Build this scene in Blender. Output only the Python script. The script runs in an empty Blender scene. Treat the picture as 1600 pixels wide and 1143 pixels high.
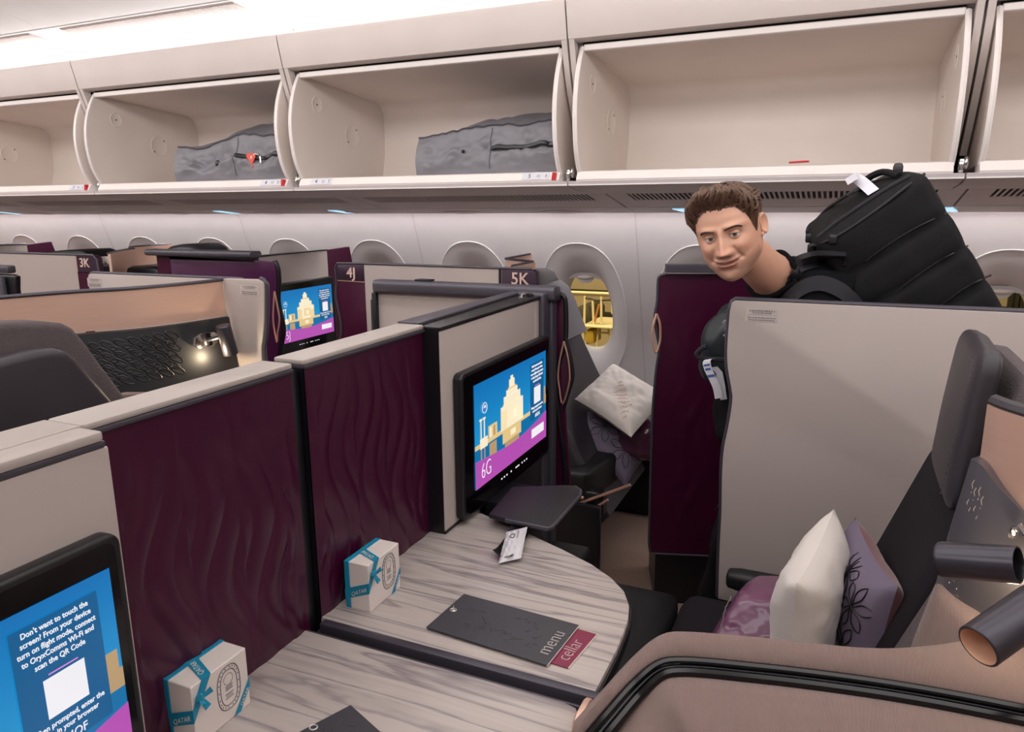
import bpy, bmesh, math, random
from mathutils import Vector, Matrix, noise
random.seed(7)
S = bpy.context.scene
COL = S.collection
PI = math.pi
# ------------------------------------------------------------------ camera
# cabin axes: +X aft along the aisle, +Y towards the right side wall, Z up; metres
EYE = Vector((0, 0, 1.55))
FPX, YAW, PIT, ROL = 1149.67, .420836, .217523, -.0084655
fwd = Vector((-math.sin(YAW)*math.cos(PIT), math.cos(YAW)*math.cos(PIT), -math.sin(PIT)))
r0 = Vector((math.cos(YAW), math.sin(YAW), 0))
u0 = r0.cross(fwd)
rgt = r0*math.cos(ROL)+u0*math.sin(ROL)
upv = -r0*math.sin(ROL)+u0*math.cos(ROL)
cam = bpy.data.cameras.new('camera')
cam.sensor_width = 36
cam.lens = 36*FPX/1600
cam.clip_start = .02
co = bpy.data.objects.new('camera', cam)
COL.objects.link(co)
M = Matrix((rgt, upv, -fwd)).transposed().to_4x4()
M.translation = EYE
co.matrix_world = M
S.camera = co

def at(px, py, X=None, Y=None, Z=None):
    "survey helper: the point of a known real plane that was sighted at a photo pixel"
    d = rgt*(px-800)/FPX+upv*(571.5-py)/FPX+fwd
    t = (X-EYE.x)/d.x if X is not None else (Y-EYE.y)/d.y if Y is not None else (Z-EYE.z)/d.z
    return EYE+d*t

# ------------------------------------------------------------------ world, lights, exposure
S.view_settings.view_transform = 'Standard'
S.view_settings.look = 'None'
S.view_settings.gamma = 1
S.view_settings.exposure = 0.0
S.view_settings.use_curve_mapping = False
W = bpy.data.worlds.new('world')
S.world = W
W.use_nodes = True
W.node_tree.nodes['Background'].inputs[0].default_value = (.05, .045, .03, 1)
W.node_tree.nodes['Background'].inputs[1].default_value = .5

def area(name, loc, aim, sx, sy, power, color=(1, .97, .955), spread=180):
    l = bpy.data.lights.new(name, 'AREA')
    l.shape = 'RECTANGLE'
    l.size, l.size_y, l.energy, l.color = sx, sy, power, color
    l.spread = math.radians(spread)
    o = bpy.data.objects.new(name, l)
    COL.objects.link(o)
    z = -Vector(aim).normalized()
    x = Vector((1, 0, 0))
    x = (x-z*x.dot(z)).normalized()
    y = z.cross(x)
    m = Matrix((x, y, z)).transposed().to_4x4()
    m.translation = Vector(loc)
    o.matrix_world = m
    return o

LX = -3.0                                                  # cabin lights run along the aisle
area('cove_light_right', (LX, 2.685, 2.262), (0, -.45, 1), 13, .03, 50)
area('cove_light_left', (LX, -.685, 2.262), (0, .45, 1), 13, .03, 50)
area('ceiling_light_centre', (LX, 1.0, 2.40), (0, .0, -1), 12, .5, 42)
area('ceiling_light_aisle', (LX, 1.6, 2.37), (0, .9, -1), 12, .2, 59)
area('ceiling_light_far_aisle', (LX, -.2, 2.35), (0, .35, -1), 12, .3, 50)
area('sidewall_light', (LX, 3.535, 1.54), (0, -.58, -1), 13, .03, 50, (1, .97, .96))
area('apron_floodlight', (-3, 7.0, 4.0), (0, .6, -1), 8, 3, 620, (1, .86, .62))

def point(name, loc, power, color, r=.01):
    l = bpy.data.lights.new(name, 'POINT')
    l.energy, l.color, l.shadow_soft_size = power, color, r
    o = bpy.data.objects.new(name, l)
    o.location = loc
    COL.objects.link(o)
    return o

# ------------------------------------------------------------------ materials
def lin(h):
    h = h.lstrip('#')
    c = [int(h[i:i+2], 16)/255 for i in (0, 2, 4)]
    return tuple(x/12.92 if x <= .04045 else ((x+.055)/1.055)**2.4 for x in c)+(1,)

def nodes(name):
    m = bpy.data.materials.new(name)
    m.use_nodes = True
    nt = m.node_tree
    return m, nt, nt.nodes['Principled BSDF']

def mat(name, h, rough=.5, metal=0., var=.06, vs=6, bump=0., bs=300, st=(1, 1, 1), coat=0., tex='noise', spec=.5, sheen=0.):
    m, nt, b = nodes(name)
    c = lin(h)
    tc = nt.nodes.new('ShaderNodeTexCoord')
    mp = nt.nodes.new('ShaderNodeMapping')
    mp.inputs['Scale'].default_value = st
    nt.links.new(tc.outputs['Object'], mp.inputs[0])
    n = nt.nodes.new('ShaderNodeTexNoise')
    n.inputs['Scale'].default_value = vs
    n.inputs['Detail'].default_value = 3
    nt.links.new(mp.outputs[0], n.inputs['Vector'])
    mx = nt.nodes.new('ShaderNodeMix')
    mx.data_type = 'RGBA'
    mx.inputs[6].default_value = tuple(x*(1-var) for x in c[:3])+(1,)
    mx.inputs[7].default_value = tuple(min(1, x*(1+var)) for x in c[:3])+(1,)
    nt.links.new(n.outputs['Fac'], mx.inputs[0])
    nt.links.new(mx.outputs[2], b.inputs['Base Color'])
    b.inputs['Roughness'].default_value = rough
    b.inputs['Metallic'].default_value = metal
    b.inputs['Coat Weight'].default_value = coat
    b.inputs['Coat Roughness'].default_value = .12
    b.inputs['Specular IOR Level'].default_value = spec
    b.inputs['Sheen Weight'].default_value = sheen
    if bump:
        if tex == 'wave':
            t = nt.nodes.new('ShaderNodeTexWave')
            t.inputs['Scale'].default_value = bs
            t.inputs['Distortion'].default_value = 1.5
        elif tex == 'voronoi':
            t = nt.nodes.new('ShaderNodeTexVoronoi')
            t.inputs['Scale'].default_value = bs
        else:
            t = nt.nodes.new('ShaderNodeTexNoise')
            t.inputs['Scale'].default_value = bs
            t.inputs['Detail'].default_value = 2
        nt.links.new(mp.outputs[0], t.inputs['Vector'])
        bp = nt.nodes.new('ShaderNodeBump')
        bp.inputs['Strength'].default_value = bump
        bp.inputs['Distance'].default_value = .002
        nt.links.new(t.outputs[0], bp.inputs['Height'])
        nt.links.new(bp.outputs[0], b.inputs['Normal'])
    return m

def emit(name, h, s=1.0, h2=None, axis=2, lo=0, hi=1, generated=True):
    m, nt, b = nodes(name)
    b.inputs['Base Color'].default_value = (0.005, .005, .005, 1)
    b.inputs['Roughness'].default_value = .25
    b.inputs['Emission Strength'].default_value = s
    tc = nt.nodes.new('ShaderNodeTexCoord')
    if h2:
        sp = nt.nodes.new('ShaderNodeSeparateXYZ')
        nt.links.new(tc.outputs['Generated'], sp.inputs[0])
        mr = nt.nodes.new('ShaderNodeMapRange')
        mr.inputs[1].default_value, mr.inputs[2].default_value = lo, hi
        nt.links.new(sp.outputs[axis], mr.inputs[0])
        mx = nt.nodes.new('ShaderNodeMix')
        mx.data_type = 'RGBA'
        mx.inputs[6].default_value, mx.inputs[7].default_value = lin(h), lin(h2)
        nt.links.new(mr.outputs[0], mx.inputs[0])
        nt.links.new(mx.outputs[2], b.inputs['Emission Color'])
    else:
        n = nt.nodes.new('ShaderNodeTexNoise')
        n.inputs['Scale'].default_value = 25
        nt.links.new(tc.outputs['Object'], n.inputs['Vector'])
        mx = nt.nodes.new('ShaderNodeMix')
        mx.data_type = 'RGBA'
        c = lin(h)
        mx.inputs[6].default_value = tuple(x*.94 for x in c[:3])+(1,)
        mx.inputs[7].default_value = c
        nt.links.new(n.outputs['Fac'], mx.inputs[0])
        nt.links.new(mx.outputs[2], b.inputs['Emission Color'])
    return m

def marble():
    m, nt, b = nodes('pale_streaked_laminate')
    tc = nt.nodes.new('ShaderNodeTexCoord')
    mp = nt.nodes.new('ShaderNodeMapping')
    mp.inputs['Rotation'].default_value = (0, 0, math.radians(-13))
    mp.inputs['Scale'].default_value = (.55, 7.5, 1)
    nt.links.new(tc.outputs['Object'], mp.inputs[0])
    n = nt.nodes.new('ShaderNodeTexNoise')
    n.inputs['Scale'].default_value = 2.1
    n.inputs['Detail'].default_value = 5
    n.inputs['Distortion'].default_value = .5
    nt.links.new(mp.outputs[0], n.inputs['Vector'])
    r = nt.nodes.new('ShaderNodeValToRGB')
    e = r.color_ramp.elements
    e[0].position, e[0].color = .30, lin('#a89d99')
    e[1].position, e[1].color = .75, lin('#b5aaa4')
    for p, c in ((.40, '#b9aea8'), (.455, '#b0a59f'), (.475, '#857b7d'), (.49, '#988e8d'), (.53, '#bab0aa'), (.60, '#aca19c'), (.63, '#928886'), (.66, '#b4a9a4')):
        x = e.new(p)
        x.color = lin(c)
    nt.links.new(n.outputs['Fac'], r.inputs[0])
    nt.links.new(r.outputs[0], b.inputs['Base Color'])
    b.inputs['Roughness'].default_value = .32
    return m

WHITE = mat('warm_white_plastic', '#c6bbb6', .45)
BINW = mat('bin_liner_white', '#e2d6ce', .5)
WALLW = mat('sidewall_white', '#e4dfdf', .5)
CEILW = mat('ceiling_white', '#ece9e8', .6)
RIMW = mat('bin_rim_white', '#e6deda', .4)
PSUG = mat('grey_service_panel', '#d6cdcf', .5)
DARKG = mat('dark_gap', '#151316', .8)  # near-black that stands in for shade in gaps and slots
LAM = mat('greige_laminate', '#aca09b', .42, var=.03, bump=.05, bs=800)
CAPW = mat('pale_cap', '#aca29c', .4)
GUN = mat('gunmetal_trim', '#4b4750', .38, .35)
BLACK = mat('satin_black', '#131217', .35)
BLACKG = mat('gloss_black', '#07070a', .12)
MAR = mat('maroon_lacquer', '#40082a', .34, .15, var=.08, coat=.18, spec=.4)
PURP = mat('purple_lacquer', '#43113c', .32, .2, coat=.3)
PLAQ = mat('dark_plum_plaque', '#3a2638', .35, .3)
COPPER = mat('brushed_copper', '#e3bda9', .45, .6, var=.10, vs=18, st=(.6, .6, 30))
COPM = mat('polished_copper', '#eec0ac', .3, .8)
LEATH = mat('charcoal_leather', '#332f35', .42, bump=.25, bs=420, var=.05)
LEATHB = mat('black_leather', '#121114', .5, bump=.25, bs=420)
FABD = mat('dark_seat_fabric', '#1f1b20', .9, bump=.4, bs=700, spec=.2)
KNIT = mat('knit_grey_fabric', '#5a5052', .9, bump=.8, bs=330, tex='voronoi', var=.45, vs=330)
BROWN = mat('taupe_brown_fabric', '#7f6a64', .85, bump=.4, bs=160, tex='wave', st=(1, 1, 2), var=.08, vs=40, sheen=.15)
CARPET = mat('brown_carpet', '#8d7468', .95, bump=1.0, bs=140, var=.3, vs=90)
MARB = marble()
BAGG = mat('grey_nylon', '#76747a', .5, bump=.25, bs=60, var=.08, vs=12)
BAGK = mat('black_bag_fabric', '#0a0a0e', .7, spec=.25, bump=.3, bs=500, var=.12)
STRAP = mat('charcoal_webbing', '#1f1f26', .6, bump=.4, bs=700, tex='wave')
WCLOTH = mat('white_pillow_cotton', '#d9d0ca', .8, bump=.3, bs=60, sheen=.2)
PLUM = mat('plum_wrapped_blanket', '#683c58', .32, bump=.5, bs=30, coat=.4, var=.15)
VIOLET = mat('grey_violet_cushion', '#6d6174', .7, bump=.2, bs=90)
REDV = mat('crimson_velvet', '#6e1522', .8, sheen=.4)
TEAL = mat('teal_ribbon', '#0e86a8', .45, var=.08)
BOXW = mat('white_card', '#ddd3cd', .55, var=.02)
INK = mat('grey_ink', '#5d565c', .6)
CARDK = mat('charcoal_card', '#3c3a3f', .45, bump=.1, bs=300)
CARDM = mat('burgundy_card', '#7c2442', .5)
SILVER = mat('silver_foil_print', '#d9d2ce', .3, .6)
CHROME = mat('chrome', '#d6d2d0', .12, 1)
REDP = mat('red_plastic', '#c41425', .4)
CORAL = mat('coral_red_tag', '#e5513f', .5)
PAPER = mat('white_paper_tag', '#d3d2da', .5)
BLUEINK = mat('blue_print', '#3d5a9e', .5)
STICK = mat('clear_sticker', '#bcb2ad', .3)
SKIN = None
HAIR = mat('brown_hair', '#573d2e', .5, var=.4, vs=60, bump=.5, bs=120, st=(1, 1, 1))
BROW = mat('dark_brow_hair', '#3a271c', .7)
TSHIRT = mat('black_tshirt', '#08080c', .9, spec=.2, bump=.4, bs=25, var=.15)
TROU = mat('black_trousers', '#131317', .85)
EYEW = mat('eye_white', '#d9d0cb', .2)
IRIS = mat('grey_green_iris', '#5d6a62', .2)
PUPIL = mat('black_pupil', '#050505', .1)
SHOE = mat('dark_shoe', '#15151a', .6)
GLOW = emit('warm_bulb', '#ffe2b0', 14)
BLUEL = emit('blue_white_lens', '#9fd0ea', 1.1)
GOLDW = mat('lit_hangar_wall', '#d8c190', .8)
GOLDP = mat('painted_steel_cream', '#d9c690', .5)
TARM = mat('apron_concrete', '#8f8062', .9, var=.2)
OLIVE = mat('dark_olive_band', '#3f3a22', .7)
ORANGE = mat('orange_strut', '#b8742c', .6)
GLASS, _nt, _b = nodes('window_glass')
_b.inputs['Transmission Weight'].default_value = 1
_b.inputs['Roughness'].default_value = 0.0
_b.inputs['IOR'].default_value = 1.05
_b.inputs['Base Color'].default_value = (.98, .98, .96, 1)

# ------------------------------------------------------------------ mesh helpers
class MB:
    "collects shapes and links them as ONE mesh object"
    def __init__(s):
        s.bm = bmesh.new()
        s.mi = 0

    def add(s, t, mi=None):
        me = bpy.data.meshes.new('t')
        for f in t.faces:
            f.material_index = s.mi if mi is None else mi
        t.to_mesh(me)
        t.free()
        s.bm.from_mesh(me)
        bpy.data.meshes.remove(me)
        return s

    def faces(s, vs, fs, mi=None, weld=False):
        t = bmesh.new()
        V = [t.verts.new(v) for v in vs]
        for f in fs:
            try:
                t.faces.new([V[i] for i in f])
            except ValueError:
                pass
        if weld:
            bmesh.ops.remove_doubles(t, verts=t.verts, dist=1e-5)
        return s.add(t, mi)

    def box(s, lo, hi, bev=0., seg=2, mi=None, m=None):
        t = bmesh.new()
        bmesh.ops.create_cube(t, size=1)
        lo, hi = Vector(lo), Vector(hi)
        for v in t.verts:
            v.co = Vector(((lo.x+hi.x)/2+v.co.x*(hi.x-lo.x), (lo.y+hi.y)/2+v.co.y*(hi.y-lo.y), (lo.z+hi.z)/2+v.co.z*(hi.z-lo.z)))
        if bev:
            bmesh.ops.bevel(t, geom=t.edges[:], offset=bev, segments=seg, affect='EDGES', profile=.5)
        if m:
            bmesh.ops.transform(t, matrix=m, verts=t.verts)
        return s.add(t, mi)

    def prism(s, pts, axis, a, b, bev=0., seg=2, mi=None):
        mk = {'X': lambda p, c: (c, p[0], p[1]), 'Y': lambda p, c: (p[0], c, p[1]), 'Z': lambda p, c: (p[0], p[1], c)}[axis]
        t = bmesh.new()
        A = [t.verts.new(mk(p, a)) for p in pts]
        B = [t.verts.new(mk(p, b)) for p in pts]
        t.faces.new(A)
        t.faces.new(B[::-1])
        n = len(pts)
        for i in range(n):
            t.faces.new((A[i], B[i], B[(i+1) % n], A[(i+1) % n]))
        bmesh.ops.recalc_face_normals(t, faces=t.faces)
        if bev:
            es = [e for e in t.edges if any(len(f.verts) > 4 for f in e.link_faces) or n <= 4]
            bmesh.ops.bevel(t, geom=es, offset=bev, segments=seg, affect='EDGES', profile=.5)
        return s.add(t, mi)

    def loft(s, rings, closed=True, cap=True, mi=None):
        n = len(rings[0])
        vs = [Vector(p) for r in rings for p in r]
        fs = []
        for i in range(len(rings)-1):
            for j in range(n if closed else n-1):
                k = (j+1) % n
                fs.append((i*n+j, i*n+k, (i+1)*n+k, (i+1)*n+j))
        if cap and closed:
            fs.append(tuple(range(n))[::-1])
            fs.append(tuple(range((len(rings)-1)*n, len(rings)*n)))
        return s.faces(vs, fs, mi)

    def tube(s, pts, r, n=8, cap=True, closed=False, mi=None, flat=1.0, nrm=None):
        pts = [Vector(p) for p in pts]
        rr = r if isinstance(r, (list, tuple)) else [r]*len(pts)
        rings = []
        ref = Vector(nrm) if nrm else None
        N = len(pts)
        for i, p in enumerate(pts):
            a = pts[(i-1) % N] if closed or i else p
            b = pts[(i+1) % N] if closed or i < N-1 else p
            d = (b-a).normalized()
            if ref is None:
                ref = Vector((0, 0, 1)) if abs(d.z) < .9 else Vector((1, 0, 0))
            x = ref-d*ref.dot(d)
            x.normalize()
            if not nrm:
                ref = x
            y = d.cross(x)
            rings.append([p+(x*math.cos(2*PI*k/n)*flat+y*math.sin(2*PI*k/n))*rr[i] for k in range(n)])
        if closed:
            rings.append(rings[0])
        return s.loft(rings, True, cap and not closed, mi)

    def grid(s, f, nu, nv, mi=None):
        vs = [f(i/nu, j/nv) for j in range(nv+1) for i in range(nu+1)]
        fs = [(j*(nu+1)+i, j*(nu+1)+i+1, (j+1)*(nu+1)+i+1, (j+1)*(nu+1)+i) for j in range(nv) for i in range(nu)]
        return s.faces(vs, fs, mi)

    def ell(s, c, r, mi=None, nu=20, nv=12, m=None):
        t = bmesh.new()
        bmesh.ops.create_uvsphere(t, u_segments=nu, v_segments=nv, radius=1)
        for v in t.verts:
            v.co = Vector((v.co.x*r[0], v.co.y*r[1], v.co.z*r[2]))
            if m:
                v.co = m @ v.co
            v.co += Vector(c)
        return s.add(t, mi)

    def hexa(s, c, r=.2, n=10, disp=None, mi=None):
        "rounded box through 8 corners c[ix*4+iy*2+iz]; disp(p in -1..1 cube) -> offset vector"
        c = [Vector(p) for p in c]
        rr = r if isinstance(r, (tuple, list)) else (r, r, r)
        t = bmesh.new()
        bmesh.ops.create_cube(t, size=2)
        bmesh.ops.subdivide_edges(t, edges=t.edges[:], cuts=n, use_grid_fill=True)
        for v in t.verts:
            p = v.co.copy()
            q = Vector([max(-(1-rr[k]), min(1-rr[k], p[k])) for k in range(3)])
            d = Vector([(p[k]-q[k])/rr[k] for k in range(3)])
            if d.length > 1e-6:
                l = max(abs(d.x), abs(d.y), abs(d.z))
                d = d.normalized()*l
                p = Vector([q[k]+d[k]*rr[k] for k in range(3)])
            a, b, e = [(x+1)/2 for x in p]
            w = Vector()
            for i in range(8):
                w += c[i]*((a if i & 4 else 1-a)*(b if i & 2 else 1-b)*(e if i & 1 else 1-e))
            if disp:
                w += disp(p, w)
            v.co = w
        return s.add(t, mi)

    def rbox(s, lo, hi, r=.02, n=8, disp=None, mi=None, m=None):
        lo, hi = Vector(lo), Vector(hi)
        c = [Vector((hi.x if i & 4 else lo.x, hi.y if i & 2 else lo.y, hi.z if i & 1 else lo.z)) for i in range(8)]
        if m:
            c = [m @ p for p in c]
        d = hi-lo
        return s.hexa(c, tuple(min(1, 2*r/x) for x in d), n, disp, mi)

    def build(s, name, mats, parent=None, smooth=35, kind=None, label=None, group=None, cat=None):
        me = bpy.data.meshes.new(name)
        bmesh.ops.recalc_face_normals(s.bm, faces=s.bm.faces)
        s.bm.to_mesh(me)
        s.bm.free()
        for m in (mats if isinstance(mats, (list, tuple)) else [mats]):
            me.materials.append(m)
        if smooth:
            me.polygons.foreach_set('use_smooth', [True]*len(me.polygons))
            me.set_sharp_from_angle(angle=math.radians(smooth))
        o = bpy.data.objects.new(name, me)
        COL.objects.link(o)
        adopt(o, parent)
        for k, v in (('kind', kind), ('label', label), ('group', group), ('category', cat)):
            if v:
                o[k] = v
        return o

def adopt(o, parent):
    if parent:
        o.parent = parent
        if parent.type == 'EMPTY':
            o.matrix_parent_inverse = parent.matrix_basis.inverted()

def thing(name, label, cat, loc=(0, 0, 0), group=None):
    o = bpy.data.objects.new(name, None)
    o.empty_display_size = .05
    o.location = loc
    COL.objects.link(o)
    o['label'], o['category'] = label, cat
    if group:
        o['group'] = group
    return o

def struct(name, loc=(0, 0, 0)):
    o = bpy.data.objects.new(name, None)
    o.empty_display_size = .05
    o.location = loc
    COL.objects.link(o)
    o['kind'] = 'structure'
    return o

def copy_tree(o, delta, label=None, group=None):
    c = o.copy()
    COL.objects.link(c)
    c.location = Vector(o.location)+Vector(delta)
    if label:
        c['label'] = label
    if group:
        c['group'] = group
    def kids(a, b):
        for ch in [x for x in bpy.data.objects if x.parent == a]:
            d = ch.copy()
            COL.objects.link(d)
            d.parent = b
            d.matrix_parent_inverse = ch.matrix_parent_inverse.copy()
            kids(ch, d)
    kids(o, c)
    return c

def text(body, o, u, v, size, m, parent, name='lettering', al='CENTER', ext=.0003, bold=0., sx=1.0):
    "flat lettering: origin o, reading direction u, up direction v"
    cu = bpy.data.curves.new('t', 'FONT')
    cu.body, cu.size, cu.align_x, cu.align_y = body, size, al, 'CENTER'
    cu.extrude = ext
    cu.offset = bold
    cu.resolution_u = 3
    ob = bpy.data.objects.new('t', cu)
    COL.objects.link(ob)
    dg = bpy.context.evaluated_depsgraph_get()
    me = bpy.data.meshes.new_from_object(ob.evaluated_get(dg))
    bpy.data.objects.remove(ob)
    bpy.data.curves.remove(cu)
    u, v = Vector(u).normalized(), Vector(v).normalized()
    w = u.cross(v)
    mm = Matrix((u*sx, v, w)).transposed().to_4x4()
    mm.translation = Vector(o)
    me.transform(mm)
    me.materials.clear()
    me.materials.append(m)
    me.name = name
    r = bpy.data.objects.new(name, me)
    COL.objects.link(r)
    adopt(r, parent)
    return r

def rrect(x0, y0, x1, y1, r, n=5):
    P = []
    for cx, cy, a in ((x1-r, y1-r, 0), (x0+r, y1-r, 90), (x0+r, y0+r, 180), (x1-r, y0+r, 270)):
        for k in range(n+1):
            t = math.radians(a+90*k/n)
            P.append((cx+r*math.cos(t), cy+r*math.sin(t)))
    return P

def arcpts(c, r, a0, a1, n=8):
    return [(c[0]+r*math.cos(math.radians(a0+(a1-a0)*k/n)), c[1]+r*math.sin(math.radians(a0+(a1-a0)*k/n))) for k in range(n+1)]

def spline(P, n=6):
    "Catmull-Rom through the points"
    P = [Vector(p) for p in P]
    Q = [P[0]]+P+[P[-1]]
    out = []
    for i in range(1, len(Q)-2):
        a, b, c, d = Q[i-1:i+3]
        for k in range(n):
            t = k/n
            out.append(.5*((2*b)+(c-a)*t+(2*a-5*b+4*c-d)*t*t+(3*b-a-3*c+d)*t**3))
    out.append(P[-1])
    return out

def wall_strip(mb, path, zlo, zhi, th, mi=None):
    "upright sheet along a plan path; zlo/zhi numbers or lists"
    P = [Vector((p[0], p[1])) for p in path]
    n = len(P)
    f = lambda z, i: z[i] if isinstance(z, (list, tuple)) else z
    rings = []
    for i, p in enumerate(P):
        d = (P[min(i+1, n-1)]-P[max(i-1, 0)]).normalized()
        q = Vector((-d.y, d.x))*th
        rings.append([(p.x, p.y, f(zlo, i)), (p.x, p.y, f(zhi, i)), (p.x+q.x, p.y+q.y, f(zhi, i)), (p.x+q.x, p.y+q.y, f(zlo, i))])
    return mb.loft(rings, True, True, mi)
# ================================================================== the cabin shell
XA, XB = -9.2, 3.6
MB().box((XA, -1.95, -.06), (XB, 4.1, 0)).build('floor', CARPET, kind='structure', smooth=0)
def WY(z):
    return 3.62+.345*(1.5-z)                               # the side wall leans in towards the top
sw = struct('wall_right', (-3, 3.8, 0))
SEAM = -.95
PITCH = 1.275
OA, OB, ZC = .235, .387, .957                              # outer oval of a window bay
IA, IB = .130, .222                                        # the opening
NA = 56
def sup(a, b, t, e=2.35):
    c, s_ = math.cos(t), math.sin(t)
    return a*math.copysign(abs(c)**(2/e), c), b*math.copysign(abs(s_)**(2/e), s_)
def bay(mb, xc):
    hw = PITCH/4
    zt, zb = 1.66, .0
    ang = [2*PI*k/NA for k in range(NA)]
    inner, outer = [], []
    for a in ang:
        x, z = sup(OA, OB, a)
        inner.append((xc+x, WY(ZC+z), ZC+z))
        dx, dz = math.cos(a), math.sin(a)*1.5
        s = min(hw/abs(dx) if abs(dx) > 1e-6 else 9, ((zt-ZC) if dz > 0 else (ZC-zb))/abs(dz) if abs(dz) > 1e-6 else 9)
        X, Z = dx*s, ZC+dz*s
        outer.append((xc+X, WY(Z), Z))
    vs = inner+outer
    fs = [(k, (k+1) % NA, NA+(k+1) % NA, NA+k) for k in range(NA)]
    for cx in (-hw, hw):                                   # corners
        for cz in (zb, zt):
            vs.append((xc+cx, WY(cz), cz))
            best = [k for k in range(NA)]
            for k in range(NA):
                a, b = outer[k], outer[(k+1) % NA]
                onx = lambda p: abs(abs(p[0]-xc)-hw) < 1e-4
                onz = lambda p: abs(p[2]-zb) < 1e-4 or abs(p[2]-zt) < 1e-4
                if onx(a) != onx(b) and (a[0]-xc)*cx > 0 and (b[0]-xc)*cx > 0 and (a[2]-ZC)*(cz-ZC) > 0 and (b[2]-ZC)*(cz-ZC) > 0:
                    fs.append((NA+k, NA+(k+1) % NA, len(vs)-1))
    mb.faces(vs, fs)
    # bead round the bay
    mb.tube([(xc+sup(OA, OB, a)[0], WY(ZC+sup(OA, OB, a)[1])-.001, ZC+sup(OA, OB, a)[1]) for a in ang], .0032, 6, closed=True)

def window(i, xc):
    w = struct('window_%d' % i, (xc, WY(ZC), ZC))
    mb = MB()
    rings = []
    for t, dp in ((1.0, .0), (.985, .002), (.93, .003), (.75, .008), (.5, .020), (.3, .038), (.14, .062), (.04, .085), (0, .105), (0, .14)):
        a, b = IA+(OA-IA)*t, IB+(OB-IB)*t
        rings.append([(xc+sup(a, b, 2*PI*k/NA)[0], WY(ZC+sup(a, b, 2*PI*k/NA)[1])+dp, ZC+sup(a, b, 2*PI*k/NA)[1]) for k in range(NA)])
    mb.loft(rings, True, False)
    mb.build('window_surround', WALLW, w)
    g = MB()
    ring = [sup(IA+.004, IB+.004, 2*PI*k/NA) for k in range(NA)]
    g.loft([[(xc+x, WY(ZC+z)+y, ZC+z) for x, z in ring] for y in (.125, .129)], True, True)
    g.build('window_pane', GLASS, w)
    zt = ZC+IB
    s = MB()
    s.prism([(xc-.10, zt-.035), (xc-.05, zt-.028), (xc-.03, zt-.05), (xc, zt-.056), (xc+.03, zt-.05), (xc+.05, zt-.028), (xc+.10, zt-.035), (xc+.06, zt+.0), (xc-.06, zt)], 'Y', WY(zt)+.085, WY(zt)+.10)
    s.build('window_shade', WALLW, w)
    MB().ell((xc, WY(zt)+.078, zt-.022), (.048, .02, .014)).build('shade_grip', RIMW, w)
    return w

wi = 0
for k in range(-6, 2):
    x0 = SEAM+PITCH*k
    mb = MB()
    for q in (.25, .75):
        bay(mb, x0+PITCH*q)
    mb.build('sidewall_panel', WALLW, sw)
    MB().box((x0-.0028, WY(1.5)+.0, 0), (x0+.0028, WY(1.5)+.03, 1.64), m=Matrix.Shear('XZ', 4, (0, 0))).build('panel_joint', PSUG, sw) if 0 else None
    jb = MB()
    jb.loft([[(x0-.0035, WY(z)-.0012, z), (x0+.0035, WY(z)-.0012, z), (x0+.0035, WY(z)+.012, z), (x0-.0035, WY(z)+.012, z)] for z in (0, .5, 1, 1.64)])
    jb.build('panel_joint', PSUG, sw)
    for q in (.25, .75):
        wi += 1
        window(wi, x0+PITCH*q)
MB().box((XA, 3.56, 1.64), (XB, 3.60, 2.62)).build('upper_lining', PSUG, sw, smooth=0)
# opposite wall and ends of the cabin
lw = MB()
lw.prism([(-1.95, 0), (-1.62, 1.6), (-1.62, 2.3), (-1.7, 2.3), (-2.03, 0)], 'X', XA, XB)
lw.build('wall_left', WALLW, kind='structure', smooth=0)
MB().box((XA-.05, -2, 0), (XA, 4.1, 2.6)).build('wall_front', LAM, kind='structure', smooth=0)
MB().box((XB, -2, 0), (XB+.05, 4.1, 2.6)).build('wall_rear', LAM, kind='structure', smooth=0)
MB().prism([(4.08, -.06), (4.13, -.06), (3.72, 1.66), (3.68, 1.66)], 'X', XA, XB).bm.free()
# ceiling: cove panels and flat panels with open joints
ce = struct('ceiling', (-3, 1, 2.4))
BINX = [2.88, 1.60, .32, -.957, -2.24, -3.52, -4.80, -6.08, -7.36, -8.64]
cov = [(2.735, 2.235), (2.735, 2.27), (2.725, 2.30), (2.70, 2.325), (2.65, 2.345), (2.58, 2.357), (2.50, 2.363)]
cen = [(2.485, 2.366), (2.35, 2.40), (2.1, 2.45), (1.8, 2.50), (1.4, 2.54), (1.0, 2.55)]
for i in range(len(BINX)-1):
    a, b = BINX[i+1]+.003, BINX[i]-.003
    for side in (1, -1):
        f = (lambda y: y) if side > 0 else (lambda y: 2-y)
        for nm, pr in (('cove_panel', cov), ('ceiling_panel', cen)):
            m_ = MB()
            m_.loft([[(x, f(y), z) for y, z in pr]+[(x, f(y), z+.012) for y, z in pr[::-1]] for x in (a, b)])
            m_.build(nm, CEILW, ce)
MB().box((XA, -1.8, 2.60), (XB, 3.8, 2.65)).build('ceiling_backing', PSUG, ce, smooth=0)
GRIL = mat('ceiling_grille', '#a39590', .6)
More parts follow.
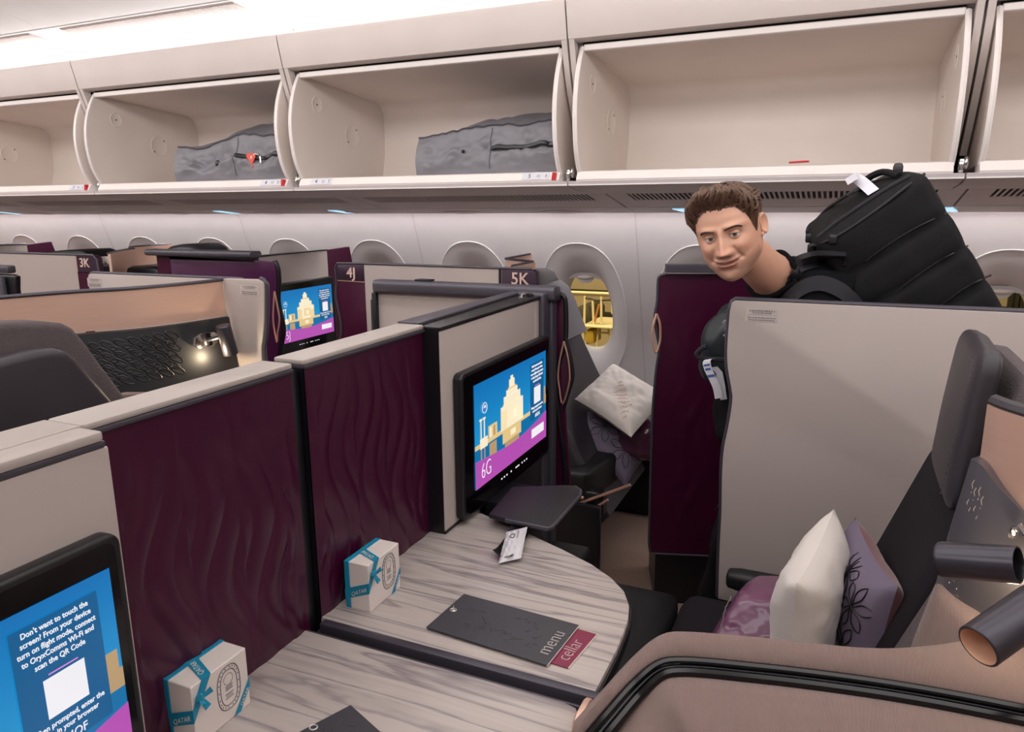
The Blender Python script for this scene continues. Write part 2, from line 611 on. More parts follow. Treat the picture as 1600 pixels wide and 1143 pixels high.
for i in range(4, 8):                                      # air grilles set in the cove
    a, b = BINX[i+1]+.10, BINX[i]-.12
    v = thing('ceiling_air_grille', ['long white ceiling air grille above the second open bin from the right', 'white ceiling air grille above the bin with the tagged grey bag', 'white ceiling air grille at the upper left corner', 'white ceiling air grille farthest along the cabin'][i-4], 'air grille', ((a+b)/2, 2.57, 2.355), 'ceiling air grilles')
    MB().prism([(2.512, 2.3590), (2.612, 2.346), (2.612, 2.351), (2.512, 2.3640)], 'X', a, b).build('grille_base', GRIL, v)
    sl = MB()
    for k in range(70):
        x = a+(b-a)*(k+.5)/70
        sl.prism([(2.517, 2.3555), (2.607, 2.3445), (2.607, 2.350), (2.517, 2.361)], 'X', x-.005, x+.005)
    sl.build('slats', GRIL, v, kind='stuff', smooth=0)

# ================================================================== overhead bins
cheek = [(2.70, 2.095), (2.672, 2.05), (2.642, 1.98), (2.625, 1.90), (2.625, 1.82), (2.64, 1.74), (2.668, 1.68), (2.69, 1.655),
         (3.05, 1.635), (3.22, 1.64)]+[(3.30-.06+.06*math.cos(t), 1.70+.06*math.sin(t)) for t in (-.9, -.45, 0)]+[(3.325, 1.80), (3.33, 1.92)]+[(3.25+.08*math.cos(t), 1.97+.08*math.sin(t)) for t in (.3, .8, 1.3)]
back = cheek[7:]+[(2.70, 2.095)]
LAB = {1: ('white overhead bin cut off at the right edge of the cabin view', None), 2: ('open empty white bin above the man, a red strip on its floor', None),
       3: ('open white bin holding the plain grey bag', '5'), 4: ('open white bin holding the grey bag with the coral tag', '4'),
       5: ('open white bin at the left edge of the photo, its end wall showing', '3'), 6: ('farther overhead bin beyond the left edge one', None), 7: ('farthest overhead bin along the cabin', None)}
LABP = {}
for i in range(1, 8):
    b, a = BINX[i], BINX[i+1]
    t = thing('overhead_bin', LAB[i][0], 'overhead bin', ((a+b)/2, 2.9, 1.6), 'open overhead bins')
    va = MB()
    va.prism([(2.645, 2.118), (2.618, 2.235), (2.62, 2.247), (2.632, 2.255), (2.66, 2.252), (2.67, 2.16), (2.70, 2.122), (2.70, 2.112), (2.66, 2.110)], 'X', a+.003, b-.003, 0)
    va.build('valance_panel', WHITE, t)
    MB().box((a+.04, 2.70, 2.095), (b-.045, 2.76, 2.12)).build('shadow_gap', DARKG, t, smooth=0)
    bl, br = a+.046, b-.046
    li = MB()
    n = len(back)
    li.loft([[(x, y, z) for y, z in back] for x in (bl, br)], False, False)
    off = []
    for k in range(n):
        y, z = back[k]
        dy, dz = y-2.95, z-1.86
        l = math.hypot(dy, dz)
        off.append((y+dy/l*.012, z+dz/l*.012))
    li.loft([[(x, y, z) for y, z in off] for x in (bl, br)], False, False)
    li.build('bin_liner', BINW, t)
    tr = MB()
    tr.prism([(2.69, 2.082), (2.688, 2.104), (2.72, 2.106), (2.72, 2.082)], 'X', bl, br, .003, 1)
    tr.build('top_rim', RIMW, t)
    for sgn, x in ((1, bl), (-1, br)):
        c = MB()
        c.prism(cheek, 'X', x, x-sgn*.014)
        c.build('bin_end_wall', BINW, t, smooth=30)
        rm = MB()
        rm.tube([(x-sgn*.007, y, z) for y, z in spline([(p[0], p[1], 0) for p in cheek[:8]], 4) for y, z in [(y, z)]] if 0 else [(x-sgn*.007, p.x-.001, p.y) for p in spline([Vector((q[0], q[1])) for q in cheek[:8]], 4)], .0095, 6)
        rm.build('end_wall_rim', RIMW, t)
        for (cy, cz, rr, nh) in ((2.80, 1.985, .036, 1), (3.05, 1.87, .055, 2)):
            d = MB()
            ring = lambda r, xx: [(xx, cy+r*math.cos(2*PI*k/28), cz+r*math.sin(2*PI*k/28)) for k in range(28)]
            d.loft([ring(rr, x), ring(rr-.003, x+sgn*.0022), ring(rr-.006, x+sgn*.0006), ring(.004, x+sgn*.0006)], True, True)
            dd = d.build('fixing_cover', BINW, t)
            for q in range(nh):
                MB().ell((x+sgn*.001, cy+(0 if nh == 1 else (-.035, .035)[q]), cz+(0 if nh == 1 else (-.03, .03)[q])), (.001, .004, .004), nu=8, nv=6).build('screw_hole', DARKG, dd)
    lp = MB()
    lp.prism([(2.662, 1.622), (2.655, 1.634), (2.672, 1.662), (2.70, 1.666), (2.76, 1.655), (2.76, 1.622)], 'X', a+.034, b-.034, 0)
    lp.build('front_lip', RIMW, t, smooth=20)
    MB().prism([(2.655, 1.628), (2.662, 1.612), (2.76, 1.598), (2.97, 1.585), (2.97, 1.60), (2.70, 1.63)], 'X', a+.004, b-.004).build('bin_belly', PSUG, t, smooth=20)
    MB().box((a+.003, 2.66, 1.612), (b-.003, 2.68, 1.624)).build('lip_edge', RIMW, t, smooth=0)
    if LAB[i][1]:
        for px_, nn in (((a+.15, '4') if i == 3 else None, '4'), ((b-.13, LAB[i][1]), LAB[i][1])):
            if not px_:
                continue
            xx = px_[0]
            p = MB()
            q0, q1 = Vector((0, 2.655, 1.636)), Vector((0, 2.6715, 1.6605))
            nn_ = Vector((0, -.83, .55))*.0012
            p.faces([Vector((xx-.055, 0, 0))+q0+nn_, Vector((xx+.055, 0, 0))+q0+nn_, Vector((xx+.055, 0, 0))+q1+nn_, Vector((xx-.055, 0, 0))+q1+nn_], [(0, 1, 2, 3)])
            po = p.build('row_placard', PAPER, t, smooth=0)
            mid = (q0+q1)/2+nn_*2
            v_ = q1-q0
            text(px_[1], Vector((xx-.025, 0, 0))+mid, (1, 0, 0), v_, .024, INK, po)
            text('KJ', Vector((xx+.012, 0, 0))+mid, (1, 0, 0), v_, .015, STICK, po)
            text('1', Vector((xx+.042, 0, 0))+mid, (1, 0, 0), v_, .020, INK, po)
        MB().prism([(b-.062, 1.634), (b-.045, 1.634), (b-.047, 1.661), (b-.058, 1.661)], 'Y', 2.651, 2.668).build('latch_flag', REDP, t, smooth=0)
    # hinge arms between this bin and the next
    for dx in (-.024, .004):
        h = MB()
        pr = [(2.647, 2.117), (2.70, 1.97), (2.80, 1.81), (2.90, 1.69)]
        sp_ = spline([Vector(p) for p in pr], 4)
        h.loft([[(a+dx, p.x, p.y), (a+dx+.020, p.x, p.y), (a+dx+.020, p.x+.035, p.y+.012), (a+dx, p.x+.035, p.y+.012)] for p in sp_])
        h.build('hinge_arm', WHITE, t)
    MB().box((a-.04, 3.05, 1.63), (a+.04, 3.08, 2.10)).build('gap_shade_plate', DARKG, t, smooth=0)  # dark plate stands in for the shade between neighbouring bins
    cl = MB()
    cl.box((a-.018, 2.69, 1.63), (a-.004, 2.72, 1.672), .004)
    cl.ell((a+.002, 2.705, 1.66), (.008, .012, .02))
    cl.build('latch_catch', CHROME, t)
rs = MB()
rs.hexa([at(1232, 255, Y=2.78)+Vector((0, dy, dz)) if ix == 0 else at(1264, 253, Y=2.78)+Vector((0, dy, dz)) for ix in (0, 1) for dy in (0, .03) for dz in (0, .006)], .3, 3)
o = rs.build('red_strip', REDP)
o['label'], o['category'] = 'thin red strip lying on the floor of the empty bin', 'strip'
# service units and air grilles under the bins
for i in range(1, 8):
    b, a = BINX[i]+.05, BINX[i+1]+.05
    nm = ['at the right edge behind the large black pack', 'above the man, under the empty bin', 'under the bin with the plain grey bag', 'under the bin with the tagged grey bag', 'at the left edge of the photo', 'beyond the left edge one', 'farthest forward'][i-1]
    t = thing('air_vent_panel', 'grey slotted air vent panel '+nm, 'vent panel', ((a+b)/2, 3.1, 1.56), 'air vent panels under the bins')
    sl = lambda y: 1.586+(y-2.97)*(1.527-1.586)/.33
    p = MB()
    p.prism([(2.965, 1.588), (2.985, sl(2.985)), (2.985, 1.60), (2.965, 1.60)], 'X', a+.004, b-.004)
    p.prism([(3.125, sl(3.125)), (3.30, 1.5275), (3.30, 1.545), (3.125, 1.57)], 'X', a+.004, b-.004)
    for x0, x1 in ((a+.004, a+.085), (b-.085, b-.004)):
        p.prism([(2.985, sl(2.985)), (3.125, sl(3.125)), (3.125, 1.57), (2.985, 1.60)], 'X', x0, x1)
    p.box((a, 3.29, 1.53), (b, 3.302, 1.66))  # added unseen board, keeps the sidewall light from leaking behind the slots
    p.build('vent_frame', PSUG, t, smooth=0)
    MB().prism([(2.985, sl(2.985)+.004), (3.125, sl(3.125)+.004), (3.125, 1.585), (2.985, 1.60)], 'X', a+.08, b-.08).build('slot_shade_block', DARKG, t, smooth=0)  # dark block close above the slats stands in for shade in the slots
    s_ = MB()
    N = 58
    for k in range(N):
        x = a+.09+(b-a-.18)*(k+.5)/N
        s_.prism([(2.985, sl(2.985)-.0002), (3.125, sl(3.125)-.0002), (3.125, sl(3.125)+.0025), (2.985, sl(2.985)+.0025)], 'X', x-.0040, x+.0040)
    s_.build('vent_slats', PSUG, t, kind='stuff', smooth=0)
    u = thing('service_panel', 'narrow grey passenger service panel '+nm, 'service panel', ((a+b)/2, 3.43, 1.51), 'passenger service panels')
    MB().prism([(3.305, 1.526), (3.49, 1.5005), (3.498, 1.506), (3.498, 1.53), (3.305, 1.545)], 'X', a+.001, b-.001).build('panel_body', PSUG, u, smooth=20)
    for q in (.3, .72):
        d = MB()
        cx = a+(b-a)*q
        nrm = Vector((0, -.117, -.993))
        ctr = Vector((cx, 3.44, 1.5095))
        d.loft([[ctr+nrm*h+Vector((.11*sc*math.cos(2*PI*k/24), .06*sc*math.sin(2*PI*k/24), -.117*.06*sc*math.sin(2*PI*k/24))) for k in range(24)] for h, sc in ((0, 1), (.004, .95), (.005, .9))])
        d.build('lamp_cluster', PSUG, u)
PANELS = [o for o in bpy.data.objects if o.name.startswith('service_panel')]
for i, (px_, py_) in enumerate(((15, 328.5), (355, 327.5), (535, 327), (1072, 326), (1480, 324.5))):
    p = at(px_, py_, Y=3.40)
    zz = lambda y: 1.526+(y-3.305)*(1.5005-1.526)/.185
    l = MB()
    l.prism([(p.x-.050, 3.335), (p.x+.012, 3.335), (p.x+.045, 3.455), (p.x-.017, 3.455)], 'Z', 0, .006, .002, 1)
    for v in l.bm.verts:
        v.co.z += zz(v.co.y)-.004
    l.build('reading_light', BLUEL, min(PANELS, key=lambda o: abs(o.location.x-p.x)), label='blue-white reading light')
# ================================================================== centre suites
CX = 1.0                                                   # cabin centre line
TZ = .779                                                  # console table height
def relief(y, z, amp=.0068):
    a = y/.052+.55*math.sin(z*2*PI/.34+1.3*math.floor(y/.104))
    h = abs(math.sin(a*PI))**.6
    b = .5+.5*math.sin(z*2*PI/.34+PI*math.floor(a))
    return amp*h*(.35+.65*b)

def ripple_panel(name, x, y0, y1, z0, z1, m, parent, fac=1, nu=110, nv=110, zfade=None):
    mb = MB()
    def f(u, v):
        y, z = y0+(y1-y0)*u, z0+(z1-z0)*v
        e = min(1, u*12, (1-u)*12, v*10, (1-v)*2.2)
        return (x+fac*relief(y, z)*max(0, e), y, z)
    mb.grid(f, nu, nv)
    return mb.build(name, m, parent, smooth=60)

SKY = emit('screen_sky_blue', '#22a6dc', 1.0, '#0a6fb4', 2, 0, 1)
WATER = emit('screen_water_blue', '#0a70a8', 1.0)
MAG = emit('screen_magenta', '#b650b2', 1.0)
CREAM = emit('screen_lit_stone', '#fcefd0', 1.0)
GOLDS = emit('screen_gold_stone', '#e8c98c', 1.0)
SAND = emit('screen_shaded_stone', '#b99a72', 1.0)
PANEL = emit('screen_dark_blue_panel', '#0b5c90', 1.0)
SWHITE = emit('screen_white', '#f3f1f6', 1.0)
PINK = emit('screen_pink', '#e48adf', 1.0)

def monitor(label, x, ya, yb, za, zb, fr, seat, code, group, rotz=0.0, texts=True):
    "seatback screen facing +X; picture from ya..yb, za..zb on plane x"
    root = thing('seat_monitor', label, 'monitor', (x-.02, (ya+yb)/2, za), group)
    fl, frt, ft, fb = fr
    h = MB()
    h.prism(rrect(ya-fl, za-fb, yb+frt, zb+ft, .018, 5), 'X', x-.026, x-.002, .005, 3)
    h.build('monitor_housing', BLACK, root, smooth=40)
    b = MB()
    b.prism(rrect(ya-fl+.010, za-fb+.010, yb+frt-.010, zb+ft-.010, .012, 5), 'X', x-.003, x-.0012)
    b.build('glass_front', BLACKG, root, smooth=30)
    P = lambda s, t, d=0.: (x+d, ya+(yb-ya)*s, za+(zb-za)*t)
    def poly(name, pts, m, d, par):
        mb = MB()
        mb.faces([P(s, t, d) for s, t in pts], [tuple(range(len(pts)))])
        return mb.build(name, m, par, smooth=0)
    disp = poly('display', [(0, 0), (1, 0), (1, 1), (0, 1)], SKY, 0, root)
    poly('water', [(0, 0), (1, 0), (1, .40), (0, .40)], WATER, .0004, disp)
    bl = MB()
    def blk(s0, t0, s1, t1, m, d):
        bl.faces([P(s, t, d) for s, t in ((s0, t0), (s1, t0), (s1, t1), (s0, t1))], [(0, 1, 2, 3)], m)
    blk(.0, .375, .74, .42, 1, .0006)
    blk(.74, .40, 1, .50, 2, .0006)
    blk(.90, .44, .99, .60, 2, .0007)
    for s0, t0, s1, t1, m in ((.32, .40, .63, .645, 0), (.345, .635, .605, .66, 1), (.36, .645, .59, .735, 0), (.395, .73, .55, .79, 0), (.42, .785, .53, .81, 1), (.435, .80, .51, .885, 0), (.455, .88, .49, .92, 0), (.32, .40, .40, .60, 1), (.56, .40, .63, .56, 1),
                              (.44, .45, .56, .60, 1), (.48, .47, .53, .56, 0)):
        blk(s0, t0, s1, t1, m, .0008)
    for s0, t0, s1, t1, m in ((.34, .26, .60, .375, 1), (.37, .18, .57, .27, 2), (.41, .12, .53, .2, 1), (.45, .30, .52, .36, 0)):
        blk(s0, t0, s1, t1, m, .0008)
    blk(.16, .39, .27, .54, 1, .0009)
    blk(.175, .42, .20, .52, 0, .001)
    blk(.22, .42, .245, .52, 2, .001)
    blk(.17, .22, .26, .36, 2, .0009)
    blk(.06, .36, .15, .46, 0, .0008)
    for s0 in (.065, .105):
        blk(s0, .40, s0+.012, .64, 0, .0012)
        blk(s0-.01, .635, s0+.022, .655, 0, .0012)
        blk(s0, .16, s0+.012, .36, 2, .0012)
    bl.build('lit_building', [CREAM, GOLDS, SAND], disp, smooth=0)
    top = [(0, .27), (.12, .25), (.25, .232), (.38, .215), (.5, .21), (.65, .222), (.8, .25), (.9, .275), (1, .31)]
    poly('magenta_band', [(0, 0), (1, 0)]+top[::-1], MAG, .0016, disp)
    poly('message_panel', [(.735, .30), (.955, .31), (.955, .93), (.735, .93)], PANEL, .0018, disp)
    poly('white_card', [(.795, .47), (.90, .47), (.90, .655), (.795, .655)], SWHITE, .0021, disp)
    poly('pink_rule', [(.81, .668), (.885, .668), (.885, .674), (.81, .674)], PINK, .0021, disp)
    poly('white_button', [(.755, .10), (.955, .10), (.955, .20), (.755, .20)], SWHITE, .0021, disp)
    hh = zb-za
    L = (["Don't want to touch the", 'screen? From your device', 'turn on flight mode, connect', 'to OryxComms Wi-Fi and', 'scan the QR Code'], [.895, .853, .811, .769, .727])
    for body, t in zip(*L):
        text(body, P(.845, t, .0022), (0, 1, 0), (0, 0, 1), .0098, SWHITE, disp, bold=.00012, sx=.82)
    for body, t in (('When prompted, enter the', .435), ('code in your browser', .395)):
        text(body, P(.845, t, .0022), (0, 1, 0), (0, 0, 1), .0098, SWHITE, disp, bold=.0001, sx=.82)
    text(code, P(.85, .335, .0022), (0, 1, 0), (0, 0, 1), .016, SWHITE, disp, sx=.85)
    text(seat, P(.125, .135, .0022), (0, 1, 0), (0, 0, 1), .060, SWHITE, disp, bold=-.0012, sx=.8)
    e = MB()
    e.tube([P(.115+.028*math.cos(2*PI*k/20), .745+.05*math.sin(2*PI*k/20), .002) for k in range(20)], .0009, 4, closed=True)
    e.prism([P(.10, .745)[1:], P(.132, .745)[1:], P(.122, .775)[1:]], 'X', x+.0015, x+.0022)
    e.build('round_emblem', SWHITE, disp, smooth=0)
    ic = MB()
    for s_ in (.33, .365, .40, .46, .53, .55, .57, .62, .655, .69):
        c = P(s_, 0)
        ic.box((x-.0012, c[1]-.003, za-.027), (x-.0004, c[1]+.003, za-.023), 0)
    ic.build('touch_icons', SWHITE, root, smooth=0)
    return root

# ---- consoles (the fixed cabinets that carry the tables) and channel between the pairs
XM, XW = -.858, -.815                                      # maroon plane, monitor wall plane
tb = MB()
tabG = [(XM, 1.012), (XM, 1.424), (XW, 1.424), (XW, 1.566), (-.79, 1.567), (-.70, 1.532), (-.62, 1.499), (-.53, 1.459), (-.448, 1.418), (-.39, 1.376), (-.352, 1.335), (-.328, 1.286), (-.316, 1.235), (-.312, 1.19), (-.309, 1.133), (-.309, 1.010)]
t = thing('console_table', 'streaked stone-look side table with curved aisle edge, far one carrying menu and sachet', 'table', (-.58, 1.2, TZ-.03), 'stone-look side tables')
MB().prism(tabG, 'Z', TZ-.022, TZ, .0025, 2).build('table_top', MARB, t, smooth=25)
MB().prism([(p[0]+(.004 if p[0] > XW else 0), p[1]+(.003 if p[1] > 1.05 and p[0] > XW else 0)) for p in tabG], 'Z', TZ-.032, TZ-.010).build('edge_strip', BLACK, t, smooth=25)
MB().prism([(XM, 1.012), (XM, 1.40), (-.60, 1.40), (-.58, 1.24), (-.37, 1.20), (-.37, 1.010)], 'Z', .0, TZ-.032).build('cabinet', BLACK, t, smooth=25)
t = thing('console_table', 'streaked stone-look side table at the bottom edge, near one of the pair', 'table', (-.58, .6, TZ-.03), 'stone-look side tables')
tabF = [(XW+.008, .10), (XW+.008, .592), (XM, .592), (XM, .965), (-.345, .965), (-.325, .960), (-.315, .945), (-.313, .93), (-.315, .83), (-.345, .70), (-.45, .55), (-.6, .42)]
MB().prism(tabF, 'Z', TZ-.022, TZ, .0025, 2).build('table_top', MARB, t, smooth=25)
MB().prism([(p[0]+(.003 if p[0] > -.5 else 0), p[1]) for p in tabF], 'Z', TZ-.032, TZ-.010).build('edge_strip', BLACK, t, smooth=25)
MB().prism([(p[0]-.06 if p[0] > -.5 else p[0], p[1]) for p in tabF], 'Z', .0, TZ-.032).build('cabinet', BLACK, t, smooth=25)
t = thing('divider_channel', 'dark slotted channel running between the two stone-look tables', 'channel', (-.58, .99, TZ-.03))
c = MB()
c.box((XM, .967, TZ-.05), (-.30, 1.009, TZ-.022))
c.box((XM+.012, .990, TZ-.03), (-.296, 1.009, TZ+.002), .003)
c.box((XM, .967, TZ-.03), (-.312, .972, TZ-.003), .001)
c.build('rail', GUN, t)
MB().box((XM+.006, .973, TZ-.028), (-.31, .989, TZ-.018)).build('slot', BLACKG, t, smooth=0)
MB().box((XM, .97, 0), (-.36, 1.006, TZ-.05)).build('web', BLACK, t, smooth=0)

# ---- maroon privacy panels
def privacy(label, y0, y1, grp):
    t = thing('privacy_panel', label, 'partition', (XM, (y0+y1)/2, .3), grp)
    ripple_panel('rippled_face', XM, y0, y1, TZ-.03, 1.268, MAR, t)
    MB().box((XM-.055, y0, .3), (XM-.003, y1, 1.268)).build('core', BLACK, t, smooth=0)
    MB().box((XM-.064, y0-.003, 1.266), (XM+.006, y1+.001, 1.2735), .002).build('dark_trim', GUN, t)
    MB().prism(rrect(XM-.066, y0-.004, XM+.004, y1+.002, .006, 3), 'Z', 1.2735, 1.283, .003, 2).build('cap', CAPW, t)
    return t
privacy('maroon rippled privacy panel behind the smaller gift box, pale cap on top', 1.013, 1.421, 'maroon privacy panels')
privacy('maroon rippled privacy panel behind the larger gift box at lower left', .592, .979, 'maroon privacy panels')
t = thing('divider_post', 'black post in the gap between the two maroon privacy panels', 'post', (-.89, .996, .3))
MB().box((-.925, .981, .3), (-.870, 1.011, 1.262), .002).build('post_body', BLACK, t)

# ---- monitor walls
t = thing('monitor_wall', 'greige monitor wall with a black edge and dark top rail behind the 6G screen', 'partition', (-.84, 1.75, .3), 'monitor walls')
MB().box((XM-.05, 1.423, .3), (XW, 1.985, 1.270), .002).build('wall_board', LAM, t)
MB().box((XM-.052, 1.4215, .3), (XW-.002, 1.4235, 1.276), 0).build('black_edge', BLACK, t, smooth=0)
MB().box((XW-.012, 1.423, TZ), (XW+.0015, 2.0, TZ+.008)).build('base_strip', BLACK, t, smooth=0)
MB().box((XM-.05, 1.422, 1.270), (XW+.002, 2.07, 1.2795), .002).build('top_rail', BLACK, t)
MB().prism([(XM-.066, 1.422), (XM-.01, 1.422), (XM-.012, 1.55), (XM-.03, 2.07), (XM-.066, 2.07)], 'Z', 1.2795, 1.287, .002, 2).build('cap', GUN, t)
MB().box((XM-.05, 1.988, .3), (XW-.003, 2.028, 1.270), .002).build('end_board', LAM, t)
MB().box((XM-.05, 2.03, .3), (XW+.012, 2.075, 1.288), .008, 3).build('end_post', GUN, t)
hb = MB()
hb.tube([(XW-.02, 1.93, 1.281), (XW-.03, 1.955, 1.288), (XW-.03, 1.995, 1.288), (XW-.02, 2.02, 1.281)], .006, 6)
hb.build('release_lever', CHROME, t)
t = thing('monitor_wall', 'pale monitor wall at the left edge, above the cropped large screen', 'partition', (-.84, .2, .3), 'monitor walls')
MB().box((XM-.0, -.45, .3), (XW+.005, .588, 1.262), .003).build('wall_board', LAM, t)
MB().box((XM-.0, -.45, 1.262), (XW+.006, .584, 1.2705), .002).build('top_rail', GUN, t)
MB().prism(rrect(XM+.006, -.45, XW+.008, .582, .006, 3), 'Z', 1.2705, 1.283, .003, 2).build('cap', CAPW, t)
t = thing('privacy_panel', 'long pale-capped divider top running off the left edge behind the near monitor wall', 'partition', (-.9, .1, .3))
MB().box((XM-.06, -.45, .3), (XM-.003, .586, 1.2735)).build('core', BLACK, t, smooth=0)
MB().prism(rrect(XM-.066, -.45, XM+.004, .587, .002, 2), 'Z', 1.2735, 1.283, .002, 2).build('cap', CAPW, t)

monitor('seat screen marked 6G showing a lit building, right of the maroon panel', -.788, 1.533, 2.008, .853, 1.121, (.058, .036, .040, .062), '6G', 'A4OG', 'seat screens')
monitor('large cropped seat screen at the lower left corner of the photo', -.788, .074, .551, .852, 1.120, (.06, .022, .040, .062), '6F', 'A4OF', 'seat screens')

# ---- fold-out tray, foot well and side parts of suite 6G
t = thing('tray_table', 'dark plum fold-out tray table sticking out below the 6G screen', 'tray table', (-.66, 1.6, .8))
tp = [at(*q, Z=.812) for q in ((764, 802), (800, 760), (880, 757), (898, 758), (907, 764), (906, 772), (862, 821), (856, 823), (790, 810))]
MB().prism([(p.x, p.y) for p in tp], 'Z', .800, .812, .002, 2).build('tray_leaf', mat('tray_dark_plum', '#191419', .55, .0), t, smooth=25)
MB().tube([tp[i]+Vector((0, 0, -.005)) for i in (3, 4, 5, 6, 7, 8)], .0055, 8).build('rim', GUN, t)
MB().box((-.81, 1.60, .76), (-.62, 1.75, .799), .004).build('slide', BLACK, t)
t = thing('foot_well', 'black foot well box below the 6G screen', 'foot well', (-.8, 1.8, 0))
MB().box((-.812, 1.60, 0), (-.79, 1.98, .84), .006).build('rear_board', BLACK, t)
MB().box((-.79, 1.58, .0), (-.66, 2.07, .42), .02).build('ottoman_base', BLACK, t)
MB().rbox((-.79, 1.59, .42), (-.64, 2.06, .50), .03).build('ottoman_cushion', LEATHB, t)

# ---- aisle side of the forward centre suite: wall seen from inside, rail, stowed door
t = thing('suite_wall', 'greige suite wall under a rounded gunmetal rail, left of the 5K plaque', 'suite wall', (-1.1, 2.1, 0))
MB().prism([(-1.43, .3), (-.82, .3), (-.82, 1.262), (-1.43, 1.262)], 'Y', 2.085, 2.12).build('wall_board', LAM, t, smooth=0)
r_ = MB()
r_.prism(rrect(2.062, 1.258, 2.122, 1.303, .014, 4), 'X', -1.435, -.783, .004, 2)
r_.build('top_rail', GUN, t)
e_ = MB()
e_.prism([(-1.452, .9), (-1.432, .9), (-1.427, 1.26), (-1.446, 1.26)], 'Y', 2.07, 2.124, .004, 2)
e_.prism([(-1.462, .98), (-1.449, .98), (-1.446, 1.235), (-1.458, 1.235)], 'Y', 2.08, 2.10, .004, 2)
e_.build('end_trim', BLACK, t)
MB().box((-.822, 2.083, .3), (-.795, 2.125, 1.262), .004).build('corner_post', GUN, t)
MB().box((-1.28, 2.08, 1.303), (-1.22, 2.11, 1.309), .002).build('rail_latch', BLACK, t)
t = thing('stowed_door', 'narrow maroon stowed suite door with black edge and copper eye-shaped pull', 'door', (-.78, 2.14, 0), 'maroon suite doors')
Q = lambda L, Y: [(at(x, y, Y=Y).x, at(x, y, Y=Y).z) for x, y in L]
dl = [(862, 462), (872, 458), (879, 463), (884, 474), (884, 525), (885, 545), (893, 570), (895, 592), (887, 620), (882, 640), (884, 680), (889, 745), (889, 800), (866, 800)]
MB().prism(Q(dl, 2.13), 'Y', 2.13, 2.150, .003, 2).build('door_leaf', MAR, t, smooth=30)
eg = spline([at(x, y, Y=2.127) for x, y in ((874, 458), (881, 463), (884, 476), (884, 528), (875, 560), (869, 590), (872, 640), (880, 700), (884, 745), (885, 790))], 5)
MB().tube(eg, .0075, 8).build('edge_trim', BLACK, t)
eg = spline([at(x, y, Y=2.124) for x, y in ((884, 528), (893, 565), (895, 590), (886, 622), (881, 640))], 5)
MB().tube(eg, .005, 8).build('edge_trim', BLACK, t)
pl = spline([at(x, y, Y=2.118) for x, y in ((881, 533), (887, 556), (890, 580), (889, 600), (879, 631), (874, 606), (872, 585), (875, 560), (881, 533))], 4)
MB().tube(pl, .0032, 8).build('door_pull', COPM, t)

# ---- door of suite 6G with its notice
def notice(parent, o, u, v, w):
    "small printed notice: o centre, w width"
    h = w*.42
    u, v = Vector(u), Vector(v)
    n = u.cross(v)*.0008
    s = MB()
    s.faces([o+u*a*w/2+v*b*h/2+n for a, b in ((-1, -1), (1, -1), (1, 1), (-1, 1))], [(0, 1, 2, 3)])
    so = s.build('notice_sticker', STICK, parent, smooth=0)
    text('Door must be open and latched', o-v*h*.18+n*1.3, u, v, w*.072, INK, so, sx=.92)
    text('during taxi, take-off and landing', o-v*h*.36+n*1.3, u, v, w*.072, INK, so, sx=.88)
    q = MB()
    rnd = random.Random(3)
    q.prism([(0, 0), (1, 0), (1, 1)], 'Z', 0, 0).bm.clear()
    def seg(a, b, c, d):
        q.faces([o+u*x*w/2+v*y*h/2+n*1.4 for x, y in ((a, c), (b, c), (b, d), (a, d))], [(0, 1, 2, 3)])
    seg(-.9, .9, .02, .05)
    for y, x0, x1 in ((.62, -.75, .75), (.30, -.55, .55)):
        x = x0
        while x < x1:
            l = rnd.uniform(.05, .16)
            seg(x, x+l, y, y+.06)
            for k in range(3):
                a = x+l*rnd.random()
                seg(a, a+.018, y, y+rnd.uniform(.1, .24))
                a = x+l*rnd.random()
                seg(a, a+.02, y-.1, y-.06)
            x += l+rnd.uniform(.01, .05)
    q.build('notice_script', INK, so, smooth=0)

YD = 2.04
def door_leaf(name, label, Y, left, right_x, ztop, zbot, grp, th=.03):
    t = thing(name, label, 'door', ((left[0][0]+right_x)/2, Y, 0), grp)
    return t
t = thing('suite_door', 'large open greige suite door in front of the man, notice in its corner', 'door', (.1, YD, 0), 'greige suite doors')
le = spline([at(x, y, Y=YD) for x, y in ((1140, 486), (1139, 500), (1136, 545), (1137, 575), (1143, 610), (1144, 625), (1139, 660), (1131, 700), (1128, 740), (1127, 800), (1124, 860), (1122, 935))], 4)
zt = 1.290
pts = [(p.x, p.z) for p in le]
tl = [(pts[0][0]+.004, zt-.006), (pts[0][0]+.012, zt)]
lf = [(1.25, zt), (1.25, .35)]+pts[::-1]+tl
MB().prism(lf, 'Y', YD, YD+.028, .002, 2).build('door_leaf', LAM, t, smooth=25)
ed = [Vector((p[0]-.003, YD+.012, p[1])) for p in pts[::-1]]+[Vector((tl[0][0], YD+.012, tl[0][1]+.003)), Vector((tl[1][0], YD+.012, zt+.003)), Vector((.2, YD+.012, zt+.003)), Vector((1.25, YD+.012, zt+.003))]
MB().tube(ed, .0065, 8).build('edge_trim', GUN, t)
notice(t, at(1190, 492.5, Y=YD), (1, 0, 0), (0, 0, 1), .083)
